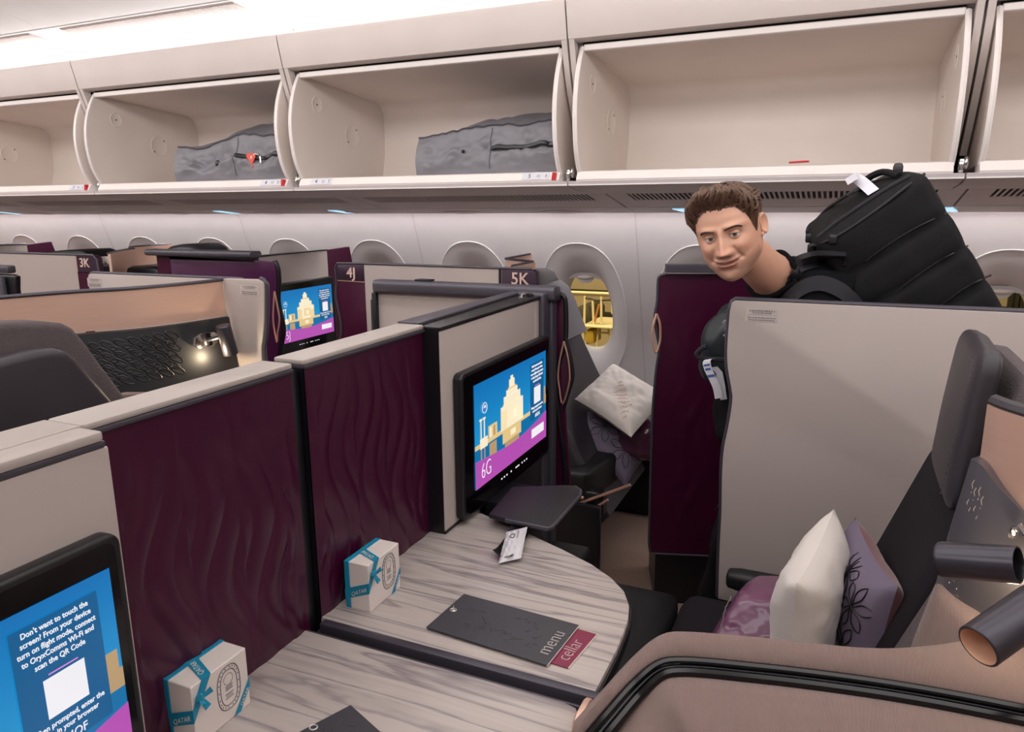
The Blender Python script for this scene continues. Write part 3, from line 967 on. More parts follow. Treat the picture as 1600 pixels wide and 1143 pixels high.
# ================================================================== seat 6G and the shell around it
t = thing('recliner_chair', 'reclined dark suite seat at right holding three pillows, leather headrest', 'seat', (-.05, 1.6, .3), 'suite seats')
m = MB()
m.rbox((-.34, 1.22, .33), (.06, 1.965, .468), .045, 10)
m.build('seat_cushion', FABD, t)
m = MB()
m.rbox((-.60, 1.26, .22), (-.345, 1.985, .445), .045, 8)
m.build('leg_rest', LEATHB, t)
def slab(c0, c1, y0, y1, th, z0=None):
    "8 corners of a slab whose front face runs c0(x,z) bottom -> c1 top"
    d = Vector((c1[0]-c0[0], c1[1]-c0[1])).normalized()
    n = Vector((d.y, -d.x))*th
    f = lambda c, k, y: Vector((c[0]+n.x*k, y, c[1]+n.y*k))
    return [f(c, k, y) for k in (0, 1) for y in (y0, y1) for c in (c0, c1)]
m = MB()
m.hexa(slab((.02, .42), (.235, 1.02), 1.405, 1.92, .11), (.5, .14, .1), 10)
m.build('backrest', FABD, t)
m = MB()
m.hexa(slab((.045, .50), (.232, .985), 1.285, 1.40, .08), (.6, .5, .1), 10)
m.build('side_bolster', KNIT, t)
m = MB()
m.hexa(slab((.235, .93), (.285, 1.262), 1.385, 1.80, .05), (.6, .15, .3), 8)
m.build('shell_knit', KNIT, t)
hr = MB()
c8 = slab((.200, 1.005), (.227, 1.298), 1.425, 1.72, .040)
for i in (2, 3):
    pass
hr.hexa(c8, (.75, .22, .24), 14, lambda p, w: Vector((-.010*(1-p.y**2)*(1-p.z**2)+.0, 0, (.010*p.z*(1-abs(p.y)) if p.z > 0 else 0))))
h = hr.build('headrest', LEATH, t)
st = MB()
sq = [(.199, 1.455, 1.03), (.205, 1.443, 1.10), (.214, 1.44, 1.2), (.221, 1.446, 1.26), (.224, 1.47, 1.285)]
sp_ = spline([Vector(p)+Vector((-.004, 0, 0)) for p in sq], 12)
for a, b in zip(sp_[::2], sp_[1::2]):
    st.tube([a, b], .0012, 5)
st.build('stitching', KNIT, h, kind='stuff')
m = MB()
m.rbox((-.225, 1.925, .50), (.10, 1.985, .555), .02)
a_ = m.build('armrest', LEATHB, t)
MB().box((-.19, 1.935, .36), (.08, 1.975, .50), .004).build('armrest_support', BLACK, a_)
MB().ell((.235, 1.80, 1.01), (.012, .006, .02)).build('seatbelt_anchor', CHROME, t)
# ---- shell: brown padded wall with black rail
t = thing('seat_shell', 'taupe padded seat shell with a black double rail along the bottom right', 'seat shell', (.1, 1.1, 0))
rim = spline([Vector((x, y, 0)) for x, y in ((-.300, .88), (-.283, .945), (-.250, 1.03), (-.20, 1.078), (-.06, 1.118), (.08, 1.150), (.17, 1.20), (.27, 1.285), (.40, 1.38))], 8)
ral = spline([Vector((x, y, 0)) for x, y in ((-.292, .845), (-.270, .915), (-.240, .985), (-.19, 1.036), (-.07, 1.070), (.053, 1.095), (.16, 1.110), (.275, 1.118), (.42, 1.122))], 8)
N = len(rim)
def side_n(P, i):
    d = (P[min(i+10, N-1)]-P[max(i-10, 0)]).normalized()
    return Vector((d.y, -d.x, 0))                          # towards the camera side
def zr(x):
    return .878-.055*smooth01(-.20, -.31, x)
def smooth01(a, b, x):
    t = max(0, min(1, (x-a)/(b-a)))
    return t*t*(3-2*t)
rings = []
for i in range(N):
    p, q = rim[i], ral[i]
    z = zr(p.x)
    zq = zr(q.x)-.018
    rings.append([p+Vector((0, 0, z-.5)), p+Vector((0, 0, z-.012)), p.lerp(q, .14)+Vector((0, 0, z)), p.lerp(q, .6)+Vector((0, 0, (z+zq)/2+.006)), p.lerp(q, .93)+Vector((0, 0, zq+.002)), q+Vector((0, 0, zq-.012)), q+Vector((0, 0, z-.5))])
MB().loft(rings, True, True).build('padded_rim', BROWN, t, smooth=60)
def off(k, dz):
    return [ral[i]+side_n(ral, i)*k+Vector((0, 0, zr(ral[i].x)+dz)) for i in range(N)]
MB().tube(off(.006, -.024), .0070, 8).build('rail', BLACKG, t)
MB().tube(off(.021, -.033), .0080, 8).build('rail', BLACKG, t)
MB().tube(off(.013, -.036), .010, 8).build('rail_bed', BLACK, t)
rings = []
for i in range(N):
    p, n = ral[i], side_n(ral, i)
    z = zr(p.x)-.036
    tp_ = math.sqrt(max(0.0, 1-(1-min(1, (i+.4)/24))**2))
    w = .02+.17*tp_
    z -= .05*(1-tp_)
    P_ = []
    for k in range(13):
        a = k/12*PI/2
        P_.append(p+n*(.030+w*math.sin(a))+Vector((0, 0, z-.16*(1-math.cos(a)))))
    P_.append(P_[-1]+Vector((0, 0, -.4)))
    P_.append(p+n*.022+Vector((0, 0, z-.5)))
    P_.append(p+n*.022+Vector((0, 0, z-.004)))
    rings.append(P_)
m = MB()
m.loft(rings, True, True)
m.build('padded_body', BROWN, t, smooth=60)
MB().hexa([Vector((-.315 if not i & 4 else -.298, .905 if not i & 2 else .975, .70 if not i & 1 else .80)) for i in range(8)], .4, 3).build('copper_tab', COPPER, t)
# ---- shell wall behind the seat: copper band over embossed grey panel
def shell_back(t, path, zc0, zc1, zp0, leanout=.0, side=1, dark=BLACK, nlink=(9, 6), lo=.15, hi=.6):
    c = MB()
    wall_strip(c, path, zc0, zc1, .012*side)
    c.build('copper_band', COPPER, t, smooth=50)
    tr = MB()
    tr.tube([Vector((p[0], p[1], zc1+.003)) for p in path], .0065, 8)
    tr.build('top_trim', GUN, t)
    pn = MB()
    rings = []
    N = len(path)
    P = [Vector((p[0], p[1], 0)) for p in path]
    for i, p in enumerate(P):
        d = (P[min(i+1, N-1)]-P[max(i-1, 0)]).normalized()
        n = Vector((d.y, -d.x, 0))*side
        rings.append([p+n*(leanout*.15)+Vector((0, 0, zc0-.003)), p+n*(.018)+Vector((0, 0, zc0-.006)), p+n*(.020+leanout)+Vector((0, 0, zp0)), p-n*.01+Vector((0, 0, zp0))])
    pn.loft(rings, True, True)
    po = pn.build('embossed_panel', dark, t, smooth=40)
    # interlinked embossing
    em = MB()
    L = [0]
    for a, b in zip(P, P[1:]):
        L.append(L[-1]+(b-a).length)
    def on(s, z):
        s = max(0, min(L[-1]-1e-4, s))
        k = max(i for i in range(N) if L[i] <= s)
        k = min(k, N-2)
        f = (s-L[k])/(L[k+1]-L[k])
        p = P[k].lerp(P[k+1], f)
        d = (P[k+1]-P[k]).normalized()
        n = Vector((d.y, -d.x, 0))*side
        w = (zc0-.006-z)/(zc0-.006-zp0)
        return p+n*(.018+(.002+leanout)*w+.0005)+Vector((0, 0, z))-n*.0013
    nu, nv = nlink
    for a in range(nu):
        for b in range(nv):
            s0 = L[-1]*(lo+(hi-lo)*a/nu)+(b % 2)*.014
            z0 = zp0+(zc0-zp0)*(.30+.62*b/nv)-a*.002
            ring = [on(s0+.022*math.cos(2*PI*k/10), z0+.011*math.sin(2*PI*k/10)+.012*math.cos(2*PI*k/10)) for k in range(10)]
            em.tube(ring, .0026, 5, closed=True)
    em.build('embossing', dark if side > 0 else SILVER, po, kind='stuff')
    return po
t = thing('suite_back_shell', 'copper band and embossed grey panel cut off at the right edge', 'suite shell', (.28, 1.3, 0), 'copper suite shells')
path = spline([Vector((x, y, 0)) for x, y in ((.2445, 1.372), (.262, 1.335), (.30, 1.29), (.36, 1.25), (.52, 1.215), (.74, 1.20))], 5)
m = MB()
wall_strip(m, path, [1.125-.05*smooth01(0, 8, k) for k in range(len(path))], 1.225, -.012)
m.build('copper_band', COPPER, t, smooth=50)
MB().tube([Vector((p.x, p.y, 1.23)) for p in path], .012, 8).build('top_trim', LEATH, t)
m = MB()
top_ = spline([Vector(p) for p in ((.219, 1.352, 1.135), (.232, 1.325, 1.132), (.262, 1.295, 1.10), (.33, 1.26, 1.06), (.50, 1.225, 1.06), (.74, 1.21, 1.06))], 5)
bot_ = spline([Vector(p) for p in ((.186, 1.345, .86), (.198, 1.305, .86), (.232, 1.272, .86), (.32, 1.235, .86), (.50, 1.20, .86), (.74, 1.185, .86))], 5)
bk_ = Vector((.02, .03, 0))
m.loft([[a, a.lerp(b, .5)+Vector((-.004, -.004, 0)), b, b+bk_, a+bk_] for a, b in zip(top_, bot_)], True, True)
GREYP = mat('grey_embossed_panel', '#57545a', .38, .3)
po = m.build('embossed_panel', GREYP, t, smooth=50)
m = MB()
for k in range(4):
    for q in range(6):
        a, b = top_[4+k], bot_[4+k]
        p = a.lerp(b, .10+.12*q+.03*(k % 2))
        m.tube([p+Vector((-.0015, -.0015, 0)), p.lerp(b, .03)+Vector((-.003, -.001, 0)), p.lerp(b, .07)+Vector((.0005, -.002, 0)), p.lerp(b, .09)+Vector((-.0015, -.0015, 0))], .0008, 5)
m.build('embossing', SILVER, po, kind='stuff')
m = MB()
m.hexa([Vector(p)+Vector((-.004, -.035, -.005)) for p in ((.150, 1.30, .78), (.188, 1.33, .925), (.17, 1.40, .78), (.20, 1.40, .925), (.24, 1.20, .78), (.25, 1.25, .905), (.26, 1.40, .78), (.27, 1.40, .925))], .3, 8)
m.build('padded_corner', BROWN, t, smooth=60)
MB().tube([at(1582, 838, Y=1.262), at(1586, 826, Y=1.255), at(1592, 822, Y=1.25), at(1600, 836, Y=1.245)], .006, 8).build('coat_hook', CHROME, t)

COPIN = mat('satin_copper_lining', '#e6b99c', .5, .25)
# ---- reading lamps
def reading_lamp(label, mount, a, b, r, grp, inner=COPM, plate=None):
    "shade runs from closed end a to open end b"
    a, b = Vector(a), Vector(b)
    t = thing('reading_lamp', label, 'lamp', mount, grp)
    d = (b-a).normalized()
    x = d.orthogonal().normalized()
    y = d.cross(x)
    R_ = lambda p, q: [p+(x*math.cos(2*PI*k/32)+y*math.sin(2*PI*k/32))*q for k in range(32)]
    m = MB()
    m.loft([R_(a, r*.9), R_(a+d*.002, r*.97), R_(a+d*.006, r), R_(b-d*.001, r), R_(b, r-.001), R_(b, r-.003)], True, False)
    m.faces(R_(a, r*.9), [tuple(range(32))])
    m.build('lamp_shade', GUNL, t, smooth=40)
    i_ = MB()
    n_ = 14
    i_.loft([R_(b-d*(b-a).length*.75*k/n_, r-.003-(.0012 if k % 2 else 0)-.3*r*(k/n_)**2) for k in range(n_+1)], True, False)
    i_.faces(R_(b-d*(b-a).length*.75, r*.7-.003), [tuple(range(32))])
    i_.build('shade_lining', inner, t, smooth=40)
    mid = a.lerp(b, .35)
    mt = Vector(mount)
    MB().tube([mt, mt.lerp(mid, .5), mid], .007, 8).build('lamp_arm', BLACK, t)
    return t, d, b
GUNL = mat('anodised_dark_shade', '#4d4a52', .33, .75)
reading_lamp('cylindrical dark reading lamp at the right edge, lying level', (.40, 1.235, 1.03), at(1467, 873, Y=1.185), at(1592, 882, Y=1.145), .0262, 'cylindrical reading lamps', BLACK)
reading_lamp('cylindrical dark reading lamp at lower right, copper inside its open mouth', (.50, 1.215, 1.03), at(1628, 940, Y=1.02), at(1528, 1010, Y=.945), .0262, 'cylindrical reading lamps', COPIN)
point('lamp_glow_near', tuple(at(1590, 925, Y=1.20)), .5, (1, .78, .5), .012)

# ================================================================== forward centre suite (row five)
t = thing('suite_back_shell', 'waved copper band over black embossed panel with a lit lamp, at left', 'suite shell', (-2.2, 1.6, 0), 'copper suite shells')
path = spline([Vector((x, y, 0)) for x, y in ((-2.066, 2.03), (-2.09, 1.86), (-2.145, 1.70), (-2.222, 1.595), (-2.276, 1.485), (-2.309, 1.388), (-2.34, 1.25), (-2.35, 1.05))], 5)
shell_back(t, path, 1.155, 1.283, .93, .03, -1, mat('matt_black_panel', '#141318', .55), (12, 7), .22, .66)
for ch in [o for o in bpy.data.objects if o.name.startswith('embossing') and o.parent and o.parent.parent == t]:
    ch.data.materials.clear()
    ch.data.materials.append(BLACK)
pv = Vector((-2.075, 1.93, 1.10))
t, d_, b_ = reading_lamp('small lit reading lamp on the black embossed panel at left', at(322, 532, X=-2.05), at(348, 508, X=-1.995), at(361, 553, X=-1.99), .0262, 'cylindrical reading lamps', COPM)
pp = [at(x, y, X=-2.045) for x, y in ((303, 539), (304, 528), (312, 522), (333, 518), (341, 522), (340, 534), (332, 540), (312, 545))]
m = MB()
m.prism([(p.y, p.z) for p in pp], 'X', -2.065, -2.042, .003, 2)
m.build('mount_plate', CHROME, t)
q_ = at(347, 545, X=-2.02)
MB().ell(at(356, 545, X=-2.0), (.010, .010, .006)).build('bulb', GLOW, t)
point('lamp_glow_left', tuple(at(336, 556, X=-2.0)), 1.3, (1, .80, .52), .01)

t = thing('recliner_chair', 'dark leather seat back with knit shell at the far left edge', 'seat', (-1.95, 1.2, .4), 'suite seats')
def sil(L, X):
    return [(at(x, y, X=X).y, at(x, y, X=X).z) for x, y in L]
m = MB()
m.prism(sil([(-60, 575), (0, 562), (60, 547), (90, 544), (108, 549), (122, 560), (150, 592), (178, 625), (200, 655), (215, 690), (-60, 720)], -1.88), 'X', -1.95, -1.88, .022, 4)
m.build('backrest', LEATH, t, smooth=60)
m = MB()
m.prism(sil([(-60, 508), (0, 503), (60, 501), (92, 504), (108, 512), (125, 532), (150, 566), (180, 606), (205, 640), (225, 690), (-60, 720)], -1.99), 'X', -2.07, -1.965, .02, 4)
m.build('knit_shell', KNIT, t, smooth=60)
MB().rbox((-1.9, 1.05, .35), (-1.4, 1.7, .47), .05).build('seat_cushion', FABD, t)
t = thing('seat_shell', 'strip of taupe seat shell just above the pale divider cap at left', 'seat shell', (-1.9, 1.75, 0))
MB().hexa([at(x, y, X=X_)+Vector((0, 0, dz)) for X_ in (-2.02, -1.97) for x, y in ((168, 612), (300, 612)) for dz in (-.3, 0)], .2, 4).build('padded_rim', BROWN, t)

t = thing('suite_door', 'greige suite door end with a notice, beside the lit lamp at left', 'door', (-1.94, 2.0, 0), 'greige suite doors')
YL = 2.03
ri = spline([at(x, y, Y=YL) for x, y in ((402, 437), (409, 440), (412, 450), (412, 500), (410, 530), (408, 545), (410, 570), (416, 600), (420, 640), (421, 670))], 4)
lf = [(at(348, 436, Y=YL).x, .5), (at(348, 436, Y=YL).x, 1.289)]+[(p.x, p.z) for p in ri]+[(ri[-1].x, .5)]
MB().prism(lf, 'Y', YL, YL+.03, .002, 2).build('door_leaf', LAM, t, smooth=25)
MB().tube([Vector((p.x+.004, YL+.012, p.z+(.004 if i < 4 else 0))) for i, p in enumerate(ri)], .0075, 8).build('edge_trim', GUN, t)
notice(t, at(390, 453, Y=YL), (1, 0, 0), (0, 0, 1), .085)

t = thing('suite_door', 'cool grey sloping-topped suite door with notice, below the 3K plaque', 'door', (-2.5, 2.07, 0), 'greige suite doors')
YK = 2.075
x0, x1 = at(136, 425, Y=YK).x, -2.02
MB().prism([(x0, .4), (x1, .4), (x1, 1.281), (x0+.02, 1.281), (x0+.006, 1.276), (x0, 1.262)], 'Y', YK, YK+.03, .002, 2).build('door_leaf', LAM, t, smooth=25)
MB().tube([(x0-.003, YK+.012, .5), (x0-.003, YK+.012, 1.262), (x0+.004, YK+.012, 1.279), (x0+.02, YK+.012, 1.285), (x1, YK+.012, 1.285)], .006, 8).build('edge_trim', GUN, t)
notice(t, at(148, 441, Y=YK), (1, 0, 0), (0, 0, 1), .085)
t = thing('stowed_door', 'black-edged stowed door at the far left edge of the photo', 'door', (-3.1, 2.1, 0))
m = MB()
xa, xb = at(-40, 420, Y=2.1).x, at(15, 420, Y=2.1).x
m.box((xa, 2.09, 1.262), (xb, 2.13, 1.297), .008)
m.build('top_rail', GUN, t)
m = MB()
m.prism([(xa, .6), (at(27, 465, Y=2.1).x, .6), (at(27, 465, Y=2.1).x, 1.19), (at(24, 425, Y=2.1).x, 1.25), (at(18, 420, Y=2.1).x, 1.258), (xa, 1.258)], 'Y', 2.095, 2.125, .01, 3)
m.build('door_leaf', BLACK, t)
MB().box((at(3, 460, Y=2.08).x, 2.07, .6), (at(9, 460, Y=2.08).x, 2.09, 1.25), .004).build('edge_trim', GUN, t)
# ================================================================== window-side suites across the aisle
YS = 2.62
NUMB = mat('rose_gold_numerals', '#f3d3c6', .25, .35)
def plaque(t, body, xc, zc, size, Y):
    return text(body, (xc, Y-.0035, zc), (1, 0, 0), (0, 0, 1), size, NUMB, t, 'seat_number', ext=.0025, bold=.0004)
t = thing('suite_wall', 'suite wall with 4J plaque at its left end and 5K plaque at its right', 'suite wall', (-1.55, YS, 0), 'window suite walls')
X = lambda px, py: at(px, py, Y=YS).x
xl, xm, xr, xe = X(527, 420), X(570, 440), X(784, 425), X(835, 425)
le = spline([at(x, y, Y=YS) for x, y in ((528, 440), (527, 462), (530, 480), (534, 500), (535, 520), (531, 545), (529, 590), (528, 640))], 4)
MB().prism([(xm, .0), (xr, .0), (xr, 1.300), (xm, 1.302)], 'Y', YS, YS+.035).build('wall_board', LAM, t, smooth=0)
MB().prism([(p.x, p.z) for p in le]+[(le[-1].x, 0), (xm, 0), (xm, 1.225), (le[0].x, 1.228)], 'Y', YS-.001, YS+.034, .002).build('maroon_end', MAR, t, smooth=25)
MB().prism([(le[0].x-.004, 1.231), (le[0].x-.004, 1.285), (le[0].x+.008, 1.300), (xm, 1.300), (xm, 1.228)], 'Y', YS-.002, YS+.035, .002).build('number_plaque', PLAQ, t, smooth=25)
MB().prism([(xr, 1.0), (xe, 1.0), (xe+.01, 1.25), (xe+.006, 1.29), (xe-.008, 1.300), (xr, 1.300)], 'Y', YS-.002, YS+.035, .002).build('number_plaque', PLAQ, t, smooth=25)
MB().prism([(xr, 0), (xe, 0), (xe, 1.0), (xr, 1.0)], 'Y', YS, YS+.035).build('maroon_end', MAR, t, smooth=0)
MB().box((xr-.012, YS-.003, .3), (xr-.002, YS, 1.300)).build('joint_strip', BLACK, t, smooth=0)
ed = [le[k]+Vector((-.006, -.002, 0)) for k in range(len(le)-1, -1, -1)]+[Vector((le[0].x-.009, YS-.002, 1.285)), Vector((le[0].x+.005, YS-.002, 1.304)), Vector((xm, YS-.002, 1.306)), Vector((xr, YS-.002, 1.304)), Vector((xe-.01, YS-.002, 1.304))]
MB().tube(ed, .0045, 8).build('edge_trim', GUN, t)
MB().tube([Vector((le[0].x+.002, YS-.004, 1.229)), Vector((xm, YS-.004, 1.226))], .0022, 6).build('plaque_rule', COPM, t)
plaque(t, '4J', X(549.5, 428), 1.263, .062, YS)
p5 = at(813, 436, Y=YS)
plaque(t, '5K', p5.x, p5.z, .066, YS)

def eye_pull(t, pts, Y, r=.004):
    MB().tube(spline([at(x, y, Y=Y) for x, y in pts], 4), r, 8).build('door_pull', COPM, t)

t = thing('suite_door', 'plum-purple suite door under a dark bar with a copper pull, left of the small screen', 'door', (-2.7, 2.6, 0), 'maroon suite doors')
YM = 2.60
re = spline([at(x, y, Y=YM) for x, y in ((425, 408), (430, 418), (432, 440), (431, 470), (437, 500), (439, 520), (434, 550), (432, 580), (434, 620), (438, 660))], 4)
xL = at(246, 410, Y=YM).x
m = MB()
def mface(Y, xa, edge, z0, zt, sgn):
    pass
m.prism([(xL, .0), (re[-1].x, 0)]+[(p.x, p.z) for p in re[::-1]]+[(xL, re[0].z+.012)], 'Y', YM, YM+.03, .002)
m.build('door_leaf', PURP, t, smooth=25)
MB().box((xL-.001, YM-.001, .3), (at(266, 410, Y=YM).x, YM+.0, re[0].z+.01)).build('maroon_end', MAR, t, smooth=0)
xb = at(402, 402, Y=YM).x
MB().prism(rrect(YM-.045, 1.318, YM+.03, 1.348, .012, 4), 'X', xL-.03, xb, .004, 2).build('top_bar', GUN, t)
MB().box((xL, YM, 1.300), (xb-.02, YM+.03, 1.320)).build('bar_web', BLACK, t, smooth=0)
MB().tube([p+Vector((.006, .012, 0)) for p in re], .010, 8).build('edge_trim', BLACK, t)
eye_pull(t, ((429, 455), (434, 480), (437, 500), (434, 520), (433, 535), (428, 510), (427, 490), (429, 455)), YM-.004)

t = thing('suite_wall', 'greige wall with maroon window end above the small blue screen', 'suite wall', (-2.62, 3.1, 0), 'window suite walls')
wt = [at(420, 404.5, X=-2.62), at(513, 391.5, X=-2.62), at(548, 388, X=-2.62)]
MB().prism([(2.64, .3), (wt[1].y, .3), (wt[1].y, 1.303), (2.64, 1.303)], 'X', -2.66, -2.63).build('wall_board', LAM, t, smooth=0)
MB().prism([(wt[1].y, .3), (wt[2].y+.06, .3), (at(553, 412, X=-2.62).y, at(553, 412, X=-2.62).z), (wt[2].y, 1.311), (wt[1].y, 1.306)], 'X', -2.66, -2.628, .002).build('maroon_end', MAR, t, smooth=0)
MB().box((-2.662, 2.64, 1.302), (-2.626, wt[1].y, 1.309)).build('top_trim', BLACK, t, smooth=0)
monitor('small bright seat screen seen between the purple door and the 4J plaque', -2.585, at(436, 490, X=-2.585).y, at(519, 470, X=-2.585).y, .855, 1.122, (.03, .03, .04, .07), '5J', 'RI95', 'seat screens')
t = thing('tray_shelf', 'black shelf below the small bright screen', 'shelf', (-2.5, 3, .7))
MB().box((-2.63, 2.75, .70), (-2.45, 3.4, .755), .006).build('shelf_body', BLACK, t)
MB().box((-2.46, 3.26, .74), (-2.42, 3.42, .83), .004).build('pale_end', CAPW, t)

t = thing('suite_wall', 'greige suite wall with the 3K plaque at upper left', 'suite wall', (-4, YS, 0), 'window suite walls')
x3 = X(118, 400)
MB().prism([(-5.4, .2), (x3, .2), (x3, 1.303), (-5.4, 1.303)], 'Y', YS, YS+.035).build('wall_board', LAM, t, smooth=0)
x4 = X(147, 400)
MB().prism([(x3, 1.216), (x4+.015, 1.216), (x4+.012, 1.29), (x4-.005, 1.303), (x3, 1.303)], 'Y', YS-.002, YS+.035, .002).build('number_plaque', PLAQ, t, smooth=0)
MB().prism([(x3, .2), (x4+.03, .2), (x4+.015, 1.214), (x3, 1.214)], 'Y', YS-.001, YS+.034).build('maroon_end', MAR, t, smooth=0)
MB().tube([Vector((-5.4, YS, 1.307)), Vector((x4-.005, YS, 1.307)), Vector((x4+.018, YS, 1.285)), Vector((x4+.03, YS, 1.0))], .006, 8).build('edge_trim', GUN, t)
MB().tube([Vector((x3+.008, YS-.004, 1.30)), Vector((x3+.008, YS-.004, 1.22))], .003, 6).build('plaque_rule', COPM, t)
p3 = at(133, 411, Y=YS)
plaque(t, '3K', p3.x, p3.z, .066, YS)

t = thing('suite_back_shell', 'stepped copper suite shell right of the 3K plaque', 'suite shell', (-3.6, 2.9, 0), 'copper suite shells')
for P_ in ([(-3.40, 2.60), (-3.50, 2.72), (-3.60, 2.86), (-3.64, 2.95)], [(-3.645, 2.955), (-3.72, 2.99), (-3.80, 3.06), (-3.835, 3.20), (-3.84, 3.38)]):
    sp_ = spline([Vector((a, b, 0)) for a, b in P_], 4)
    m = MB()
    wall_strip(m, sp_, .9, 1.316, -.012)
    m.build('copper_band', COPPER, t, smooth=50)
    MB().tube([Vector((p.x, p.y, 1.319)) for p in sp_], .006, 8).build('top_trim', GUN, t)
MB().box((-3.55, 2.80, 1.0), (-3.30, 3.1, 1.235), .03).build('black_ledge', BLACK, t)
t = thing('recliner_chair', 'rounded grey seat top behind the bar of the purple door', 'seat', (-3.2, 2.95, .4), 'suite seats')
c0 = at(287, 400, Y=2.98)
m = MB()
m.prism([(at(x, y, Y=2.98).x, at(x, y, Y=2.98).z) for x, y in ((252, 420), (253, 400), (258, 390), (268, 384), (285, 381), (300, 382), (310, 388), (318, 398), (322, 420))], 'Y', 2.96, 3.2, .03, 4)
m.build('headrest', LEATH, t, smooth=60)
MB().rbox((c0.x-.25, 2.8, .4), (c0.x+.3, 3.3, 1.15), .06).build('backrest', FABD, t)
t = thing('recliner_chair', 'low dark curved seat top behind the 3K wall', 'seat', (-4.4, 3, .4), 'suite seats')
m = MB()
m.prism([(at(x, y, Y=2.9).x, at(x, y, Y=2.9).z) for x, y in ((68, 402), (72, 395), (85, 392), (100, 390.5), (128, 390), (136, 393), (141, 402))], 'Y', 2.88, 3.1, .02, 4)
m.build('headrest', LEATHB, t, smooth=60)
MB().rbox((-4.75, 2.8, .4), (-4.2, 3.3, 1.2), .06).build('backrest', FABD, t)
t = thing('suite_wall', 'distant greige wall with maroon end at the left edge under the windows', 'suite wall', (-5.2, 3.3, 0), 'window suite walls')
w0, w1, w2 = at(-30, 385, X=-5.2), at(42, 382, X=-5.2), at(80, 377.5, X=-5.2)
MB().prism([(w0.y, .3), (w1.y, .3), (w1.y, w1.z), (w0.y, w0.z)], 'X', -5.24, -5.2).build('wall_board', LAM, t, smooth=0)
MB().prism([(w1.y, .3), (w2.y+.12, .3), (w2.y+.03, 1.2), (w2.y, w2.z), (w1.y, w1.z)], 'X', -5.24, -5.198).build('maroon_end', MAR, t, smooth=0)
MB().tube([w0+Vector((0, 0, .004)), w1+Vector((0, 0, .004))], .006, 6).build('top_trim', GUN, t)

t = thing('suite_back_shell', 'small folded copper shell corner behind the 5K plaque', 'suite shell', (-1.3, 3.1, 0), 'copper suite shells')
z5 = 1.312
A_, B_, C_, D_ = at(828, 396.5, Z=z5), at(790, 404, Z=z5), at(833, 409.5, Z=z5-.002), at(800, 417, Z=z5-.004)
for a, b in ((A_, B_), (B_, C_), (C_, D_)):
    m = MB()
    wall_strip(m, [(a.x, a.y), (b.x, b.y)], .9, z5-.003, .01)
    m.build('copper_band', COPPER, t, smooth=0)
    MB().tube([Vector((a.x, a.y, z5)), Vector((b.x, b.y, z5))], .0055, 6).build('top_trim', GUN, t)
MB().tube([Vector((A_.x, A_.y, z5)), Vector((A_.x, A_.y, 1.0))], .0055, 6).build('end_trim', GUN, t)

# ---- seat 5K
t = thing('recliner_chair', 'charcoal leather window seat by the clear window, pillows on it', 'seat', (-1.0, 2.95, .2), 'suite seats')
def ks(L, Y):
    return [(at(x, y, Y=Y).x, at(x, y, Y=Y).z) for x, y in L]
m = MB()
m.prism(ks([(845, 432), (878, 440), (898, 488), (914, 530), (935, 575), (962, 628), (990, 690), (1010, 730), (960, 780), (880, 780), (850, 640)], 3.36), 'Y', 2.72, 3.36, .03, 4)
m.build('backrest', LEATH, t, smooth=60)
m = MB()
m.prism(ks([(850, 470), (860, 442), (876, 435), (890, 445), (902, 470), (910, 492), (919, 515), (904, 524), (880, 534), (850, 532)], 3.22), 'Y', 2.80, 3.22, .02, 4)
m.build('headrest_wing', mat('grey_leather_wing', '#6b676d', .5, bump=.2, bs=420), t, smooth=60)
m = MB()
m.prism(ks([(815, 445), (826, 425), (838, 418), (856, 418), (868, 424), (877, 440), (878, 455), (850, 470)], 3.2), 'Y', 2.74, 3.2, .02, 4)
m.build('headrest', LEATH, t, smooth=60)
m = MB()
cu = [at(888, 757, Z=.50), at(983, 713, Z=.50), at(1075, 725, Z=.5), at(905, 690, Z=.50)]
m.hexa([Vector((-1.10 if not i & 4 else (-.86 if not i & 2 else -.72), 2.66 if not i & 2 else 3.5, .36 if not i & 1 else .50)) for i in range(8)], (.2, .12, .5), 10)
m.build('seat_cushion', LEATHB, t)
m = MB()
m.hexa([Vector((-1.25 if not i & 4 else -.98, 2.70 if not i & 2 else 3.45, .1 if not i & 1 else .40)) for i in range(8)], .15, 6)
m.build('seat_base', BLACK, t)
m = MB()
m.hexa([Vector(((-1.05, -.80)[i >> 2], (2.665, 2.74)[(i >> 1) & 1], (.30, .415)[i & 1])) for i in range(8)], (.2, .4, .3), 6)
a_ = m.build('armrest', BLACK, t)
MB().box((-1.04, 2.625, 0), (-.80, 2.66, .37), .01).build('side_panel', BLACK, t)
b0, b1, b2 = at(904, 783, Y=2.66), at(940, 775, Y=2.66), at(985, 757, Y=2.66)
MB().tube([b0+Vector((0, 0, -.01)), b1+Vector((0, -.0, .004)), b2], .006, 6).build('copper_inlay', COPM, a_)
MB().tube([at(903, 800, Y=2.66), at(930, 793, Y=2.66), at(950, 780, Y=2.66)], .005, 6).build('copper_inlay', COPM, a_)
MB().ell(at(909, 777, Y=2.655), (.010, .006, .008)).build('control_knob', COPM, a_)
t = thing('side_console', 'dark console below the window beside the charcoal window seat', 'console', (-.7, 3.6, 0))
MB().prism([(3.45, 0), (3.80, 0), (3.80, .38), (3.78, .50), (3.45, .50)], 'X', -1.2, -.58, .01, 2).build('console_body', BLACK, t)

